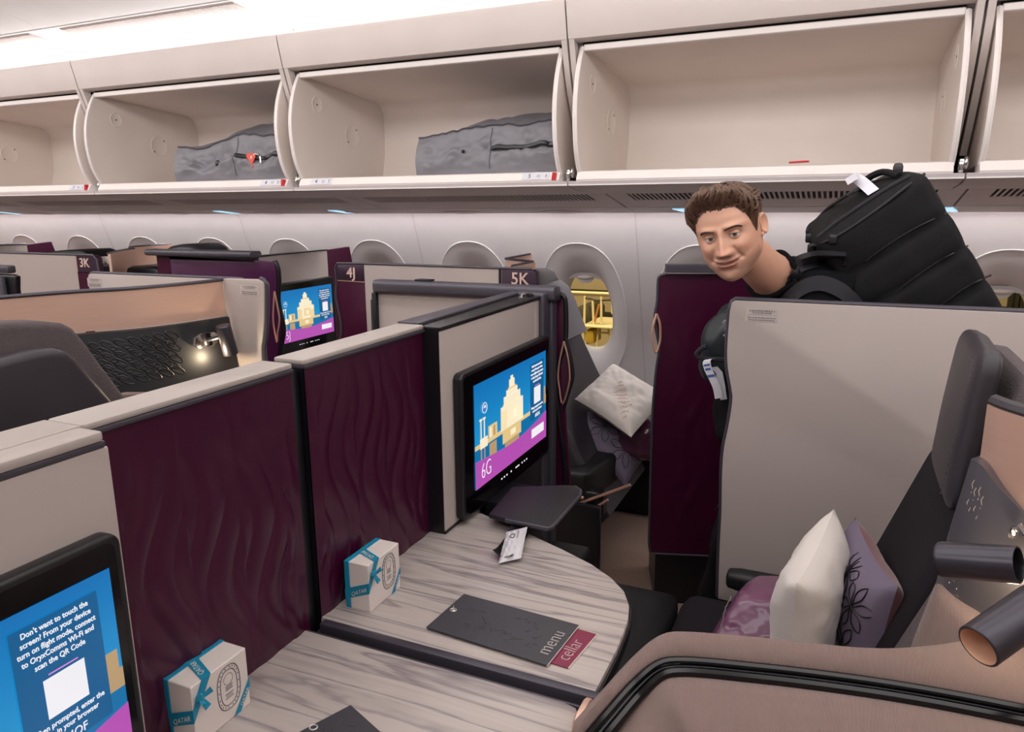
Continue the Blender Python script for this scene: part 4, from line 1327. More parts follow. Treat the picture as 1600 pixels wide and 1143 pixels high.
# ---- maroon door of the next window suite, behind the man
t = thing('suite_door', 'tall dark maroon suite door with copper pull, left of the man', 'door', (-.4, 2.68, 0), 'maroon suite doors')
dA, dB = Vector((-.587, 2.640)), Vector((.50, 2.985))
dd = (dB-dA).normalized()
def on_door(px, py, off=0.0):
    "point of the door plane sighted at a pixel"
    d = rgt*(px-800)/FPX+upv*(571.5-py)/FPX+fwd
    n = Vector((-dd.y, dd.x, 0))
    o = Vector((dA.x, dA.y, 0))+n*off
    return EYE+d*((o-EYE).dot(n)/d.dot(n))
le = spline([on_door(x, y) for x, y in ((1040, 428), (1031, 431), (1028, 440), (1027, 470), (1023, 495), (1026, 520), (1030, 545), (1025, 580), (1020, 640), (1018, 700), (1015, 800), (1014, 845), (1016, 862))], 4)
loc = lambda p: (Vector((p.x, p.y))-dA).dot(dd)
zt = le[0].z
W_ = .95
m = MB()
zb = le[-1].z
L_ = [(loc(p), p.z) for p in le]
NU, NV = 70, 110
def left_at(z):
    for (a, za), (b, zb_) in zip(L_, L_[1:]):
        if min(za, zb_) <= z <= max(za, zb_) and abs(za-zb_) > 1e-6:
            return a+(b-a)*(z-za)/(zb_-za)
    return L_[-1][0] if z < .5 else L_[2][0]
def f(u, v):
    z = zb+(zt-zb)*v
    a = left_at(min(max(z, zb+.001), zt-.02))+(.012*max(0, (v-.985)/.015) if v > .985 else 0)
    s_ = a+(W_-a)*u
    e = min(1, u*8, (1-u)*8, v*8, (1-v)*2.0)
    h = relief(s_*1.0, z, .006)*e
    n = Vector((dd.y, -dd.x))
    return (dA.x+dd.x*s_+n.x*h, dA.y+dd.y*s_+n.y*h, z)
m.grid(f, NU, NV)
m.build('rippled_face', MAR, t, smooth=60)
n2 = Vector((-dd.y, dd.x))
m = MB()
m.faces([(dA.x+dd.x*s_+n2.x*k, dA.y+dd.y*s_+n2.y*k, z) for k in (.004, .035) for s_, z in ((.004, zb), (W_, zb), (W_, zt), (.012, zt))],
        [(0, 1, 2, 3), (4, 7, 6, 5), (0, 4, 5, 1), (1, 5, 6, 2), (2, 6, 7, 3), (3, 7, 4, 0)])
m.build('core', BLACK, t, smooth=0)
MB().tube(le, .005, 8).build('edge_trim', GUN, t)
b0, b1 = on_door(1040, 420.5), on_door(1135, 421.5)
m = MB()
zb0 = b0.z
m.faces([(dA.x+dd.x*s_+n2.x*k, dA.y+dd.y*s_+n2.y*k, z) for s_ in (loc(b0), W_) for k, z in ((-.03, zb0-.010), (-.03, zb0+.012), (-.02, zb0+.018), (.03, zb0+.018), (.03, zb0-.012))],
        [(0, 1, 2, 3, 4), (9, 8, 7, 6, 5)]+[(k, 5+k, 5+(k+1) % 5, (k+1) % 5) for k in range(5)])
m.build('top_bar', GUN, t, smooth=0)
eye = [on_door(x, y, -.006) for x, y in ((1026, 490), (1031, 505), (1032, 520), (1031, 535), (1025, 551), (1020, 535), (1019, 522), (1021, 508), (1026, 490))]
MB().tube(spline(eye, 4), .0045, 8).build('door_pull', COPM, t)
m = MB()
m.faces([(dA.x+dd.x*s_+n2.x*k, dA.y+dd.y*s_+n2.y*k, z) for k in (.002, .3) for s_, z in ((.012, 0), (W_, 0), (W_, zb-.006), (.012, zb-.006))],
        [(0, 1, 2, 3), (4, 7, 6, 5), (0, 4, 5, 1), (1, 5, 6, 2), (2, 6, 7, 3), (3, 7, 4, 0)])
m.build('kick_base', BLACK, t, smooth=0)
MB().tube([Vector((dA.x+dd.x*s_-n2.x*.002, dA.y+dd.y*s_-n2.y*.002, zb-.005)) for s_ in (.01, .3, .6)], .004, 6).build('base_trim', GUN, t)
# ================================================================== loose things on the tables and seats
def gift_box(label, loc):
    "white lidded box on its side, teal base to the rear, ribbon over two corners; x = thickness, y = width, z = height"
    X0, X1, Y0, Y1, Z0, Z1 = -.836, -.780, 1.062, 1.170, TZ, TZ+.098
    t = thing('gift_box', label, 'gift box', (-.80, 1.115, TZ), 'ribboned gift boxes')
    MB().box((X0, Y0-.001, Z0), (X0+.012, Y1+.001, Z1+.001), .001, 1).build('box_base', TEAL, t, smooth=0)
    MB().box((X0+.010, Y0, Z0), (X1, Y1, Z1), .0012, 1).build('box_lid', BOXW, t, smooth=0)
    rb = MB()
    h = .0008
    F = lambda y, z, d=h: (X1+d, Y0+y, Z0+z)
    w_, h_ = Y1-Y0, Z1-Z0
    # ribbon across the upper left corner of the front, then over the top and the left side
    q = [F(.022, h_+h), F(.040, h_+h), F(.008, h_-.052), F(-h, h_-.066), F(-h, h_-.036)]
    rb.faces([F(.019, h_+h), F(.037, h_+h), F(-h, h_-.058), F(-h, h_-.036)], [(0, 1, 2, 3)])
    rb.faces([(X1+h, Y0+.019, Z1+h), (X1+h, Y0+.037, Z1+h), (X0+.004, Y0+.060, Z1+.0015), (X0+.004, Y0+.040, Z1+.0015)], [(0, 1, 2, 3)])
    rb.faces([(X1+h, Y0-h, Z1-.058), (X1+h, Y0-h, Z1-.036), (X0, Y0-.0016, Z1-.058), (X0, Y0-.0016, Z1-.080)], [(0, 1, 2, 3)])
    # lower right corner
    ro = rb.build('ribbon', TEAL, t, smooth=0)
    rb = MB()
    rb.faces([F(w_-.036, -0.0), F(w_-.022, 0), F(w_+h, .030), F(w_+h, .046)], [(0, 1, 2, 3)])
    rb.build('ribbon', TEAL, t, smooth=0)
    kb = MB()
    kc = Vector(F(.011, h_-.022, .004))
    kb.ell(kc, (.005, .007, .007))
    for dy, dz, l in ((.014, .006, 1), (-.010, .010, .9), (.006, -.017, .9), (-.004, -.010, .6)):
        a = kc+Vector((.001, 0, 0))
        b = kc+Vector((.007, dy*1.1*l, dz*1.1*l))
        s_ = Vector((0, -dz, dy)).normalized()*.0055
        kb.faces([a-s_*.5, a+s_*.5, b+s_, b-s_, a-s_*.5+Vector((.0012, 0, 0)), a+s_*.5+Vector((.0012, 0, 0)), b+s_+Vector((.0012, 0, 0)), b-s_+Vector((.0012, 0, 0))],
                 [(0, 1, 2, 3), (7, 6, 5, 4), (0, 4, 5, 1), (1, 5, 6, 2), (2, 6, 7, 3), (3, 7, 4, 0)])
    kb.build('bow', TEAL, ro, smooth=40)
    em = MB()
    cy, cz = .068, .055
    for rx, rz, rr in ((.0225, .036, .0008), (.0165, .029, .0007)):
        em.tube([F(cy+sup(rx, rz, 2*PI*k/36, 2.6)[0], cz+sup(rx, rz, 2*PI*k/36, 2.6)[1], .0004) for k in range(36)], rr, 4, closed=True)
    for k in range(22):
        a = 2*PI*k/22
        y, z = sup(.0195, .0325, a, 2.6)
        em.box((X1+.0002, Y0+cy+y-.0007, Z0+cz+z-.0011), (X1+.0006, Y0+cy+y+.0007, Z0+cz+z+.0011))
    for z, l in ((.000, .013), (-.010, .016), (-.0135, .013), (-.017, .016)):
        em.box((X1+.0002, Y0+cy-l/2, Z0+cz+z-.0005), (X1+.0006, Y0+cy+l/2, Z0+cz+z+.0005))
    em.box((X1+.0002, Y0+cy-.007, Z0+cz-.0035), (X1+.0007, Y0+cy+.007, Z0+cz-.0024))
    em.box((X1+.0002, Y0+cy-.007, Z0+cz+.0024), (X1+.0007, Y0+cy+.007, Z0+cz+.0035))
    em.tube([F(cy+.009*math.cos(2*PI*k/14), cz+.014+.009*math.sin(2*PI*k/14), .0003) for k in range(14)], .0004, 4, closed=True)
    em.build('oval_emblem', INK, t, smooth=0)
    d1 = (Vector(F(-h, h_-.047))-Vector(F(.028, h_))).normalized()
    text('QATAR', Vector((X1-.022, Y0-.0028, Z1-.058)), (1, 0, .48), (0, 0, 1), .012, BOXW, ro, ext=.0001)
    text('QATAR', Vector((X1-.026, Y0+.037, Z1+.0022)), (-1, .45, 0), (-.4, -1, 0), .012, BOXW, ro, ext=.0001)
    text('QATAR', Vector(F(w_-.012, .020, .0014)), (0, 1, 1.28), (0, -1.28, 1), .008, BOXW, ro, ext=.0001)
    return t
g = gift_box('smaller-looking white gift box with teal ribbon, on the far table', None)
pB = at(392, 1097, Z=TZ)
copy_tree(g, (pB.x+.780, pB.y-1.170, 0), 'larger-looking white gift box with teal ribbon, on the near table at lower left')

def card(name, label, cat, px, z0, th, m):
    P = [at(x, y, Z=z0) for x, y in px]
    t = thing(name, label, cat, tuple(P[0]))
    MB().prism([(p.x, p.y) for p in P], 'Z', z0, z0+th, .0004, 1).build('cover', m, t, smooth=0)
    return t, P
t, P = card('cellar_list', 'burgundy cellar list card sticking out from under the charcoal menu', 'card', ((868, 973), (933, 992), (888, 1045), (820, 1024)), TZ+.0004, .0022, CARDM)
u = (P[1]-P[2]).normalized()
v = Vector((0, 0, 1)).cross(u)
text('cellar', P[2].lerp(P[1], .42)+v*.020+Vector((0, 0, .0025)), u, v, .036, SILVER, t, bold=-.0006, sx=.85)
MB().prism([(p.x, p.y) for p in (P[1]-v*.0006, P[2]-v*.0006, P[2]+v*.0006, P[1]+v*.0006)], 'Z', TZ+.0008, TZ+.0029).build('page_edge', BOXW, t, smooth=0)
mp = ((725, 929), (905, 978), (855, 1041), (666, 981))
t, P = card('menu', 'charcoal menu with embossed pattern lying on the far table', 'menu', mp, TZ+.0036, .003, CARDK)
u = (P[1]-P[2]).normalized()
v = Vector((0, 0, 1)).cross(u)
text('menu', P[2].lerp(P[1], .46)+v*.022+Vector((0, 0, .0034)), u, v, .038, SILVER, t, bold=-.0006, sx=.9)
MB().prism([(p.x, p.y) for p in (P[1]-v*.0005, P[2]-v*.0005, P[2]+v*.0008, P[1]+v*.0008)], 'Z', TZ+.004, TZ+.0063).build('page_edge', BOXW, t, smooth=0)
def emboss(t, P, zz, seed, n=46):
    r = random.Random(seed)
    e = MB()
    for k in range(n):
        a, b = .14+.68*r.random(), .16+.60*r.random()
        c = P[0].lerp(P[1], a).lerp(P[3].lerp(P[2], a), b)
        th = r.uniform(0, PI)
        L_ = r.uniform(.008, .022)
        pts = [c+Vector((math.cos(th+.8*s_)*L_*s_, math.sin(th+.8*s_)*L_*s_, 0)) for s_ in (-.5, -.25, 0, .25, .5)]
        e.tube([Vector((p.x, p.y, zz)) for p in pts], [.0004, .0011, .0015, .0011, .0004], 6)
    return e.build('embossed_flourish', CARDK, t, kind='stuff')
emboss(t, P, TZ+.0066, 5)
c = P[0].lerp(P[3], .46).lerp(P[1].lerp(P[2], .46), .055)
e = MB()
e.tube([(c.x+.006*math.cos(2*PI*k/16), c.y+.0055*math.sin(2*PI*k/16), TZ+.0068) for k in range(16)], .0010, 5, closed=True)
e.ell((c.x, c.y, TZ+.0067), (.0035, .003, .0006), nu=10, nv=6)
e.tube([(c.x-.004, c.y+.008, TZ+.0068), (c.x-.006, c.y+.013, TZ+.0068)], .0008, 5)
e.build('silver_emblem', SILVER, t)
t, P = card('menu', 'dark menu corner at the bottom edge on the near table', 'menu', ((548, 1103), (640, 1186), (520, 1250), (392, 1185)), TZ+.0006, .003, CARDK)
emboss(t, P, TZ+.0036, 9, 30)
c = at(490, 1139, Z=TZ)
MB().tube([(c.x+.006*math.cos(2*PI*k/16), c.y+.0055*math.sin(2*PI*k/16), TZ+.0038) for k in range(16)], .0012, 5, closed=True).build('silver_emblem', SILVER, t)

# sachet on a little black boat-shaped tray
t = thing('snack_tray', 'small black boat-shaped tray under the white sachet', 'tray', tuple(at(800, 860, Z=TZ)))
B4 = [at(770, 874, Z=TZ), at(800, 882, Z=TZ), at(829, 838, Z=TZ), at(800, 832, Z=TZ)]
m = MB()
def f(u, v):
    p = B4[0].lerp(B4[1], u).lerp(B4[3].lerp(B4[2], u), v)
    z = .0015+.010*abs(2*u-1)**2.2+.012*abs(2*v-1)**3
    return (p.x, p.y, TZ+z)
m.grid(f, 12, 16)
m.grid(lambda u, v: Vector(f(u, v))+Vector((0, 0, .0015)), 12, 16)
m.build('tray_body', BLACK, t)
t = thing('sachet', 'white foil sachet with grey emblem, leaning on the little black tray', 'sachet', tuple(at(800, 850, Z=TZ)))
S4 = [at(779, 880, Z=TZ+.006), at(814, 872, Z=TZ+.010), at(824, 823, Z=TZ+.030), at(791, 831, Z=TZ+.028)]
m = MB()
def fs(u, v, sg):
    p = S4[0].lerp(S4[1], u).lerp(S4[3].lerp(S4[2], u), v)
    h = .009*(1-abs(2*u-1)**3)*(1-abs(2*v-1)**4)+.0006
    cr = .0016*math.sin(26*u+9*v)*math.sin(17*v+3)*(1 if .06 < v < .94 else 0)
    return p+Vector((0, 0, sg*h+cr))
m.grid(lambda u, v: fs(u, v, 1), 22, 30)
m.grid(lambda u, v: fs(u, v, -1), 22, 30)
so = m.build('pouch', mat('white_foil', '#cfcbd0', .35, var=.02), t, smooth=50)
m = MB()
for q in (.13, .09):
    m.tube([fs(.40+q*math.cos(2*PI*k/18), .68+q*.55*math.sin(2*PI*k/18), 1)+Vector((0, 0, .0006)) for k in range(18)], .0006, 4, closed=True)
for dv in (0, .03):
    m.tube([fs(.62+dv*1.6, .56+.25*k/4, 1)+Vector((0, 0, .0006)) for k in range(5)], .0005, 4)
m.build('oval_emblem', INK, so, smooth=0)

# ---- pillows
def pillow(mb, c, ex, ey, ez, W, H, T, seed=0, wr=.006, nu=40, pinch=.10):
    ex, ey, ez = Vector(ex).normalized(), Vector(ey).normalized(), Vector(ez).normalized()
    c = Vector(c)
    def F(u, v, s_):
        a, b = 2*u-1, 2*v-1
        k = 1-pinch*(1-a*a) if abs(b) > .0 else 1
        x = a*(1-pinch*(1-b*b))
        y = b*(1-pinch*(1-a*a))
        h = T/2*((1-a**4)*(1-b**4))**.55
        n_ = noise.noise(Vector((a*2.2+seed, b*2.2, s_*3)))*wr*min(1, (1-abs(a))*5)*min(1, (1-abs(b))*5)
        n_ += noise.noise(Vector((a*6+seed, b*6, s_*3)))*wr*.4*min(1, (1-abs(a))*5)*min(1, (1-abs(b))*5)
        return c+ex*x*W/2+ey*y*H/2+ez*(s_*h+n_)
    mb.grid(lambda u, v: F(u, v, 1), nu, nu)
    mb.grid(lambda u, v: F(u, v, -1), nu, nu)
    return F
t = thing('wrapped_blanket', 'plum blanket in clear plastic, leaning beside the standing white pillow', 'blanket', tuple(at(1160, 1000, Y=1.55)))
m = MB()
BL = [at(1092, 1012, Y=1.42), at(1148, 925, Y=1.50), at(1232, 1015, Y=1.42), at(1232, 930, Y=1.50)]
bk = Vector((.03, .16, -.02))
cs = [BL[0], BL[1], BL[0]+bk, BL[1]+bk, BL[2], BL[3], BL[2]+bk, BL[3]+bk]
m.hexa(cs, (.35, .8, .35), 16, lambda p, w: Vector((0, -.006, .004))*noise.noise(w*22)+Vector((0, -.004, 0))*noise.noise(w*60))
bo = m.build('blanket_roll', PLUM, t, smooth=70)
m = MB()
sm = spline([at(x, y, Y=1.425) for x, y in ((1120, 1008), (1128, 975), (1134, 950), (1142, 928))], 10)
m.tube([p+Vector((.004*noise.noise(p*90), -.008, 0)) for p in sm], .0012, 5)
m.build('plastic_seam', SILVER, bo)
t = thing('pillow', 'white pillow standing on edge on the dark seat at right', 'pillow', tuple(at(1260, 1000, Y=1.55)))
top, botL, botR = at(1275, 857, Y=1.52), at(1213, 1012, Y=1.40), at(1306, 1012, Y=1.42)
cen_ = (top+(botL+botR)/2)/2
ez_ = Vector((-.93, -.36, .05))
ey_ = (top-(botL+botR)/2+Vector((0, .07, 0)))
m = MB()
Fp = pillow(m, at(1263, 955, Y=1.52)+Vector((.0, .03, -.02)), (.16, .98, .05), (.03, -.06, 1), (-.98, .16, .04), .36, .335, .125, 3, .008, pinch=.12)
po = m.build('cushion_body', WCLOTH, t, smooth=80)
t = thing('cushion', 'grey-violet cushion with black line flowers and crimson back, on the dark seat at right', 'cushion', tuple(at(1345, 1000, Y=1.6)))
m = MB()
cc = at(1343, 950, Y=1.60)
F = pillow(m, cc+Vector((.0, 0, -.03)), (.22, -.97, 0), (.10, .05, 1), (-.96, -.24, .10), .32, .34, .115, 8, .005)
m.bm.faces.ensure_lookup_table()
nf = len(m.bm.faces)//2
for i, f_ in enumerate(m.bm.faces):
    f_.material_index = 0 if i < nf else 1
co_ = m.build('cushion_body', [VIOLET, REDV], t, smooth=80)
def flowers(F, par, centres, R_, s_=1, off=.0012):
    m = MB()
    for cu_, cv_ in centres:
        for k in range(6):
            a = 2*PI*k/6+.2
            for sg in (-1, 1):
                pts = []
                for q in range(9):
                    w = q/8
                    b = sg*.36*math.sin(PI*w)
                    uu, vv = cu_+R_*w*math.cos(a+b), cv_+R_*w*math.sin(a+b)
                    if .02 < uu < .98 and .02 < vv < .98:
                        pts.append(F(uu, vv, s_))
                if len(pts) > 3:
                    nn = (F(cu_, cv_, s_)-F(cu_, cv_, -s_)).normalized()
                    m.tube([p+nn*off for p in pts], [.0008]+[.0014]*(len(pts)-2)+[.0008], 5)
    return m.build('line_flowers', BLACK, par, kind='stuff')
flowers(F, co_, ((.25, .75), (.25, .45), (.25, .15), (.55, .60), (.55, .30), (.55, .88), (.82, .75), (.82, .45), (.82, .15)), .17)
# on the far window seat
t = thing('cushion', 'violet flower-lined cushion under the white pillow on the window seat', 'cushion', tuple(at(960, 690, Y=3.0)))
m = MB()
F = pillow(m, at(967, 672, Y=3.02), (.80, -.10, -.55), (.45, .60, .62), (.25, -.62, .62), .36, .34, .10, 5, .012)
co_ = m.build('cushion_body', VIOLET, t, smooth=80)
flowers(F, co_, ((.35, .35), (.75, .3), (.4, .75), (.8, .72), (.1, .6)), .22)
t = thing('wrapped_blanket', 'dark plum blanket in shiny plastic, beside the window seat cushions', 'blanket', tuple(at(1000, 690, Y=3.05)))
m = MB()
c0 = at(1008, 672, Y=3.06)
m.rbox(c0-Vector((.10, .13, .11)), c0+Vector((.14, .13, .07)), .06, 14, lambda p, w: Vector((0, -1, .5))*(.012*noise.noise(w*18)+.006*noise.noise(w*45)))
m.build('blanket_roll', mat('plum_shiny_plastic', '#5b2f48', .18, coat=.6, bump=.6, bs=40), t, smooth=70)
t = thing('pillow', 'white pillow with pink print on the window seat across the aisle', 'pillow', tuple(at(970, 640, Y=3.1)))
m = MB()
F = pillow(m, at(971, 622, Y=2.98), (.86, -.38, -.30), (.30, .78, .36), (.10, -.52, .84), .33, .29, .115, 11, .014, pinch=.06)
po = m.build('cushion_body', WCLOTH, t, smooth=80)
m = MB()
rnd = random.Random(4)
for k in range(3):
    for q in range(7):
        u, v = .42+.06*q+.02*k, .62-.10*k-.05*q+rnd.uniform(-.02, .02)
        pts = [F(u+.02*math.cos(z), v+.03*math.sin(z*1.7), 1)+Vector((0, -.001, .0012)) for z in (0, 1, 2, 3)]
        m.tube(pts, .0012, 4)
m.build('pink_print', mat('faded_pink_print', '#d9a79b', .8), po, smooth=0)

# ---- two grey nylon bags in the bins
def nylon_bag(label, x0, x1, yf, yb, zf, heights, seed, tag):
    "heights: top profile along x for the front edge and for the crown"
    t = thing('storage_bag', label, 'bag', ((x0+x1)/2, (yf+yb)/2, zf), 'grey bags in the bins')
    L_ = x1-x0
    def top(u, k):
        n = len(heights[k])-1
        i = min(int(u*n), n-1)
        f_ = u*n-i
        f_ = f_*f_*(3-2*f_)
        return heights[k][i]*(1-f_)+heights[k][i+1]*f_
    def pt(u, w):                                          # w 0..1 goes front bottom -> front edge -> crown -> back
        if w < .42:
            a = w/.42
            y = yf-.012*math.sin(PI*a)+.03*a*a
            z = zf+(top(u, 0)-0)*a
        elif w < .75:
            a = (w-.42)/.33
            y = yf+.03+(yb-.06-yf-.03)*a
            z = zf+top(u, 0)+(top(u, 1)-top(u, 0))*math.sin(a*PI/2)
        else:
            a = (w-.75)/.25
            y = yb-.06+.06*math.sin(a*PI/2)
            z = zf+top(u, 1)*(1-a)
        e = min(1, u*10, (1-u)*10)
        q = Vector((u*5+seed, w*5, seed))
        d = .026*noise.noise(q)*e+.018*(abs(noise.noise(q*2.3))-.25)*e+.005*(abs(noise.noise(q*5.1))-.25)*e
        fr_ = max(0, 1-abs(w-.22)/.24)
        return Vector((x0+L_*u, y-d*fr_*1.5, z+d*min(1, w*6)*.6))
    m = MB()
    nu_, nw = 64, 60
    m.grid(pt, nu_, nw)
    for u in (0, 1):
        ring = [pt(u, k/nw) for k in range(nw+1)]
        m.faces(ring, [tuple(range(len(ring)))])
    m.build('bag_body', BAGG, t, smooth=70)
    s_ = MB()
    s_.tube([pt(k/60, .42)+Vector((0, -.003, .002)) for k in range(61)], .0028, 6)
    s_.build('piping', mat('grey_piping', '#3c3b42', .6), t)
    s_ = MB()
    s_.tube([pt(.53, .42*k/20)+Vector((0, -.002, 0)) for k in range(2, 20)], .0012, 5)
    s_.build('seam', mat('grey_seam', '#4b4a50', .7), t)
    z_ = MB()
    zu = .545
    zw = .225
    z_.tube([pt(zu+(1-zu)*k/24, zw+.008*k/24)+Vector((0, -.008, 0)) for k in range(25)], .0095, 6, flat=1)
    z_.build('zip', BLACK, t)
    d = MB()
    cpt = pt(.35, .21)
    d.ell(cpt+Vector((0, -.004, 0)), (.016 if tag else .007, .006, .016 if tag else .007))
    do = d.build('vent_eyelet', BLACK, t)
    if tag:
        MB().ell(cpt+Vector((0, -.010, 0)), (.006, .003, .006)).build('eyelet_pin', GUN, do)
        c_ = pt(.655, .215)+Vector((0, -.014, 0))
        g_ = MB()
        g_.prism([(c_.x-.034, c_.z+.012), (c_.x-.018, c_.z+.022), (c_.x+.018, c_.z+.020), (c_.x+.024, c_.z+.006), (c_.x+.002, c_.z-.026), (c_.x-.008, c_.z-.028)], 'Y', c_.y-.003, c_.y+.001, .001, 1)
        g_.tube([c_+Vector((.0, -.002, -.026)), c_+Vector((.006, -.004, -.036)), c_+Vector((-.004, -.004, -.044)), c_+Vector((-.010, -.003, -.042))], .0022, 5)
        tg = g_.build('coral_tag', CORAL, t, label='coral red luggage tag')
        MB().ell(c_+Vector((.002, -.005, .002)), (.007, .003, .009)).build('white_bead', WHITE, tg)
        z2 = MB()
        a_ = c_+Vector((.044, -.002, .012))
        z2.tube([a_, a_+Vector((.008, -.002, -.008)), a_+Vector((.009, -.002, -.035))], .0045, 6)
        z2.tube([a_+Vector((-.03, 0, 0)), a_+Vector((-.015, -.004, .006)), a_+Vector((0, 0, .001))], .003, 6)
        z2.build('zip_pull', CHROME, t)
    return t
A0, A1 = at(284, 285, Y=2.76), at(457, 287, Y=2.76)
nylon_bag('grey nylon bag with coral red tag in the left open bin', A0.x, A1.x+.06, 2.73, 3.25, 1.666, ([.165, .150, .185, .205, .195, .180], [.19, .25, .295, .315, .33, .315]), 2.0, True)
A0, A1 = at(657, 280, Y=2.76), at(871, 276, Y=2.76)
nylon_bag('plain grey nylon bag in the middle open bin', A0.x, A1.x+.03, 2.73, 3.27, 1.666, ([.150, .165, .178, .186, .186, .180], [.155, .205, .255, .27, .275, .26]), 6.0, False)
# ================================================================== the man in the aisle
from mathutils.bvhtree import BVHTree
SKINC = lin('#d8a58c')
def skin_mat():
    m, nt, b = nodes('skin')
    at_ = nt.nodes.new('ShaderNodeVertexColor')
    at_.layer_name = 'tint'
    n = nt.nodes.new('ShaderNodeTexNoise')
    n.inputs['Scale'].default_value = 45
    tc = nt.nodes.new('ShaderNodeTexCoord')
    nt.links.new(tc.outputs['Object'], n.inputs['Vector'])
    mx = nt.nodes.new('ShaderNodeMix')
    mx.data_type = 'RGBA'
    mx.blend_type = 'MULTIPLY'
    mx.inputs[0].default_value = .12
    nt.links.new(at_.outputs['Color'], mx.inputs[6])
    nt.links.new(n.outputs['Color'], mx.inputs[7])
    nt.links.new(mx.outputs[2], b.inputs['Base Color'])
    b.inputs['Roughness'].default_value = .48
    b.inputs['Subsurface Weight'].default_value = .08
    b.inputs['Subsurface Radius'].default_value = (.012, .005, .003)
    return m
SKIN = skin_mat()
def mix3(a, b, t):
    t = max(0, min(1, t))
    return tuple(a[i]*(1-t)+b[i]*t for i in range(3))
HR = Matrix(((.968, .0699, -.2411), (-.1102, .9812, -.1581), (.2256, .1797, .9575)))
HT = Vector((-.2755, 2.002, 1.479))
HS = 1.05
HM = Matrix.Translation(HT) @ HR.to_4x4() @ Matrix.Scale(HS, 4)
man = thing('person', 'smiling man with short brown hair in a black tee, leaning through the aisle', 'person', (.2, 2.35, 0))
# ---- body: one skinned surface, root at the pelvis
J = {'pelvis': ((.10, 2.36, .92), .135, .11), 'waist': ((-.0, 2.36, 1.02), .125, .10), 'rib': ((-.085, 2.34, 1.11), .14, .105), 'chest': ((-.13, 2.31, 1.20), .14, .105),
     'upper': ((-.10, 2.265, 1.298), .115, .095), 'nb': ((-.155, 2.205, 1.330), .075, .072), 'n1': ((-.195, 2.135, 1.365), .063, .060), 'n2': ((-.225, 2.075, 1.405), .060, .058), 'hd': ((-.262, 2.022, 1.455), .055, .055),
     'shL': ((-.055, 2.165, 1.305), .082, .078), 'uaL': ((-.075, 2.135, 1.20), .060, .060), 'elL': ((-.05, 2.135, 1.03), .045, .045), 'faL': ((-.07, 2.145, .93), .043, .04), 'wrL': ((-.10, 2.155, .83), .028, .024),
     'shR': ((-.10, 2.45, 1.285), .078, .074), 'uaR': ((-.13, 2.475, 1.18), .058, .058), 'elR': ((-.10, 2.475, 1.02), .044, .044), 'faR': ((-.10, 2.455, .92), .042, .04), 'wrR': ((-.11, 2.44, .82), .028, .024),
     'hipL': ((.12, 2.27, .86), .105, .10), 'thL': ((.13, 2.265, .68), .085, .08), 'knL': ((.13, 2.265, .49), .06, .06), 'caL': ((.19, 2.265, .31), .055, .052), 'anL': ((.24, 2.265, .09), .036, .034), 'toL': ((.11, 2.265, .04), .038, .03),
     'hipR': ((.11, 2.46, .86), .105, .10), 'thR': ((.09, 2.465, .69), .085, .08), 'knR': ((.08, 2.465, .49), .06, .06), 'caR': ((.12, 2.465, .31), .055, .052), 'anR': ((.16, 2.465, .09), .036, .034), 'toR': ((.03, 2.465, .04), .038, .03)}
EDG = [('pelvis', 'waist'), ('waist', 'rib'), ('rib', 'chest'), ('chest', 'upper'), ('upper', 'nb'), ('nb', 'n1'), ('n1', 'n2'), ('n2', 'hd')]
for s_ in 'LR':
    EDG += [('upper', 'sh'+s_), ('sh'+s_, 'ua'+s_), ('ua'+s_, 'el'+s_), ('el'+s_, 'fa'+s_), ('fa'+s_, 'wr'+s_), ('pelvis', 'hip'+s_), ('hip'+s_, 'th'+s_), ('th'+s_, 'kn'+s_), ('kn'+s_, 'ca'+s_), ('ca'+s_, 'an'+s_), ('an'+s_, 'to'+s_)]
    w = Vector(J['wr'+s_][0])
    d = (w-Vector(J['fa'+s_][0])).normalized()
    sd = Vector((0, 1, 0)) if s_ == 'L' else Vector((0, -1, 0))
    sd = (sd-d*sd.dot(d)).normalized()
    pm = w+d*.055
    J['pm'+s_] = (tuple(pm), .030, .020)
    EDG.append(('wr'+s_, 'pm'+s_))
    cu = d.cross(sd)
    for k in range(4):
        o_ = pm+sd*(.027-.018*k)
        l_ = (.030, .034, .031, .024)[k]
        for q, (a, r_) in enumerate(((.035, .0095), (.035+l_, .0085), (.030+l_*1.9, .0075))):
            J['f%d%d%s' % (k, q, s_)] = (tuple(o_+d*a-cu*(.004+.012*q*q)), r_, r_)
        EDG += [('pm'+s_, 'f%d0%s' % (k, s_)), ('f%d0%s' % (k, s_), 'f%d1%s' % (k, s_)), ('f%d1%s' % (k, s_), 'f%d2%s' % (k, s_))]
    for q, (a, b) in enumerate(((-.02, .035), (.012, .052), (.040, .055))):
        J['t%d%s' % (q, s_)] = (tuple(pm+d*a+sd*b-cu*.010*q), (.013, .011, .009)[q], (.013, .011, .009)[q])
    EDG += [('wr'+s_, 't0'+s_), ('t0'+s_, 't1'+s_), ('t1'+s_, 't2'+s_)]
names = list(J)
me = bpy.data.meshes.new('body')
me.from_pydata([J[n][0] for n in names], [(names.index(a), names.index(b)) for a, b in EDG], [])
ob = bpy.data.objects.new('body', me)
COL.objects.link(ob)
md = ob.modifiers.new('s', 'SKIN')
md.use_smooth_shade = True
for i, n in enumerate(names):
    sv = me.skin_vertices[0].data[i]
    sv.radius = J[n][1:]
    sv.use_root = n == 'pelvis'
ss = ob.modifiers.new('u', 'SUBSURF')
ss.levels = ss.render_levels = 2
dg = bpy.context.evaluated_depsgraph_get()
bme = bpy.data.meshes.new_from_object(ob.evaluated_get(dg))
bpy.data.objects.remove(ob)
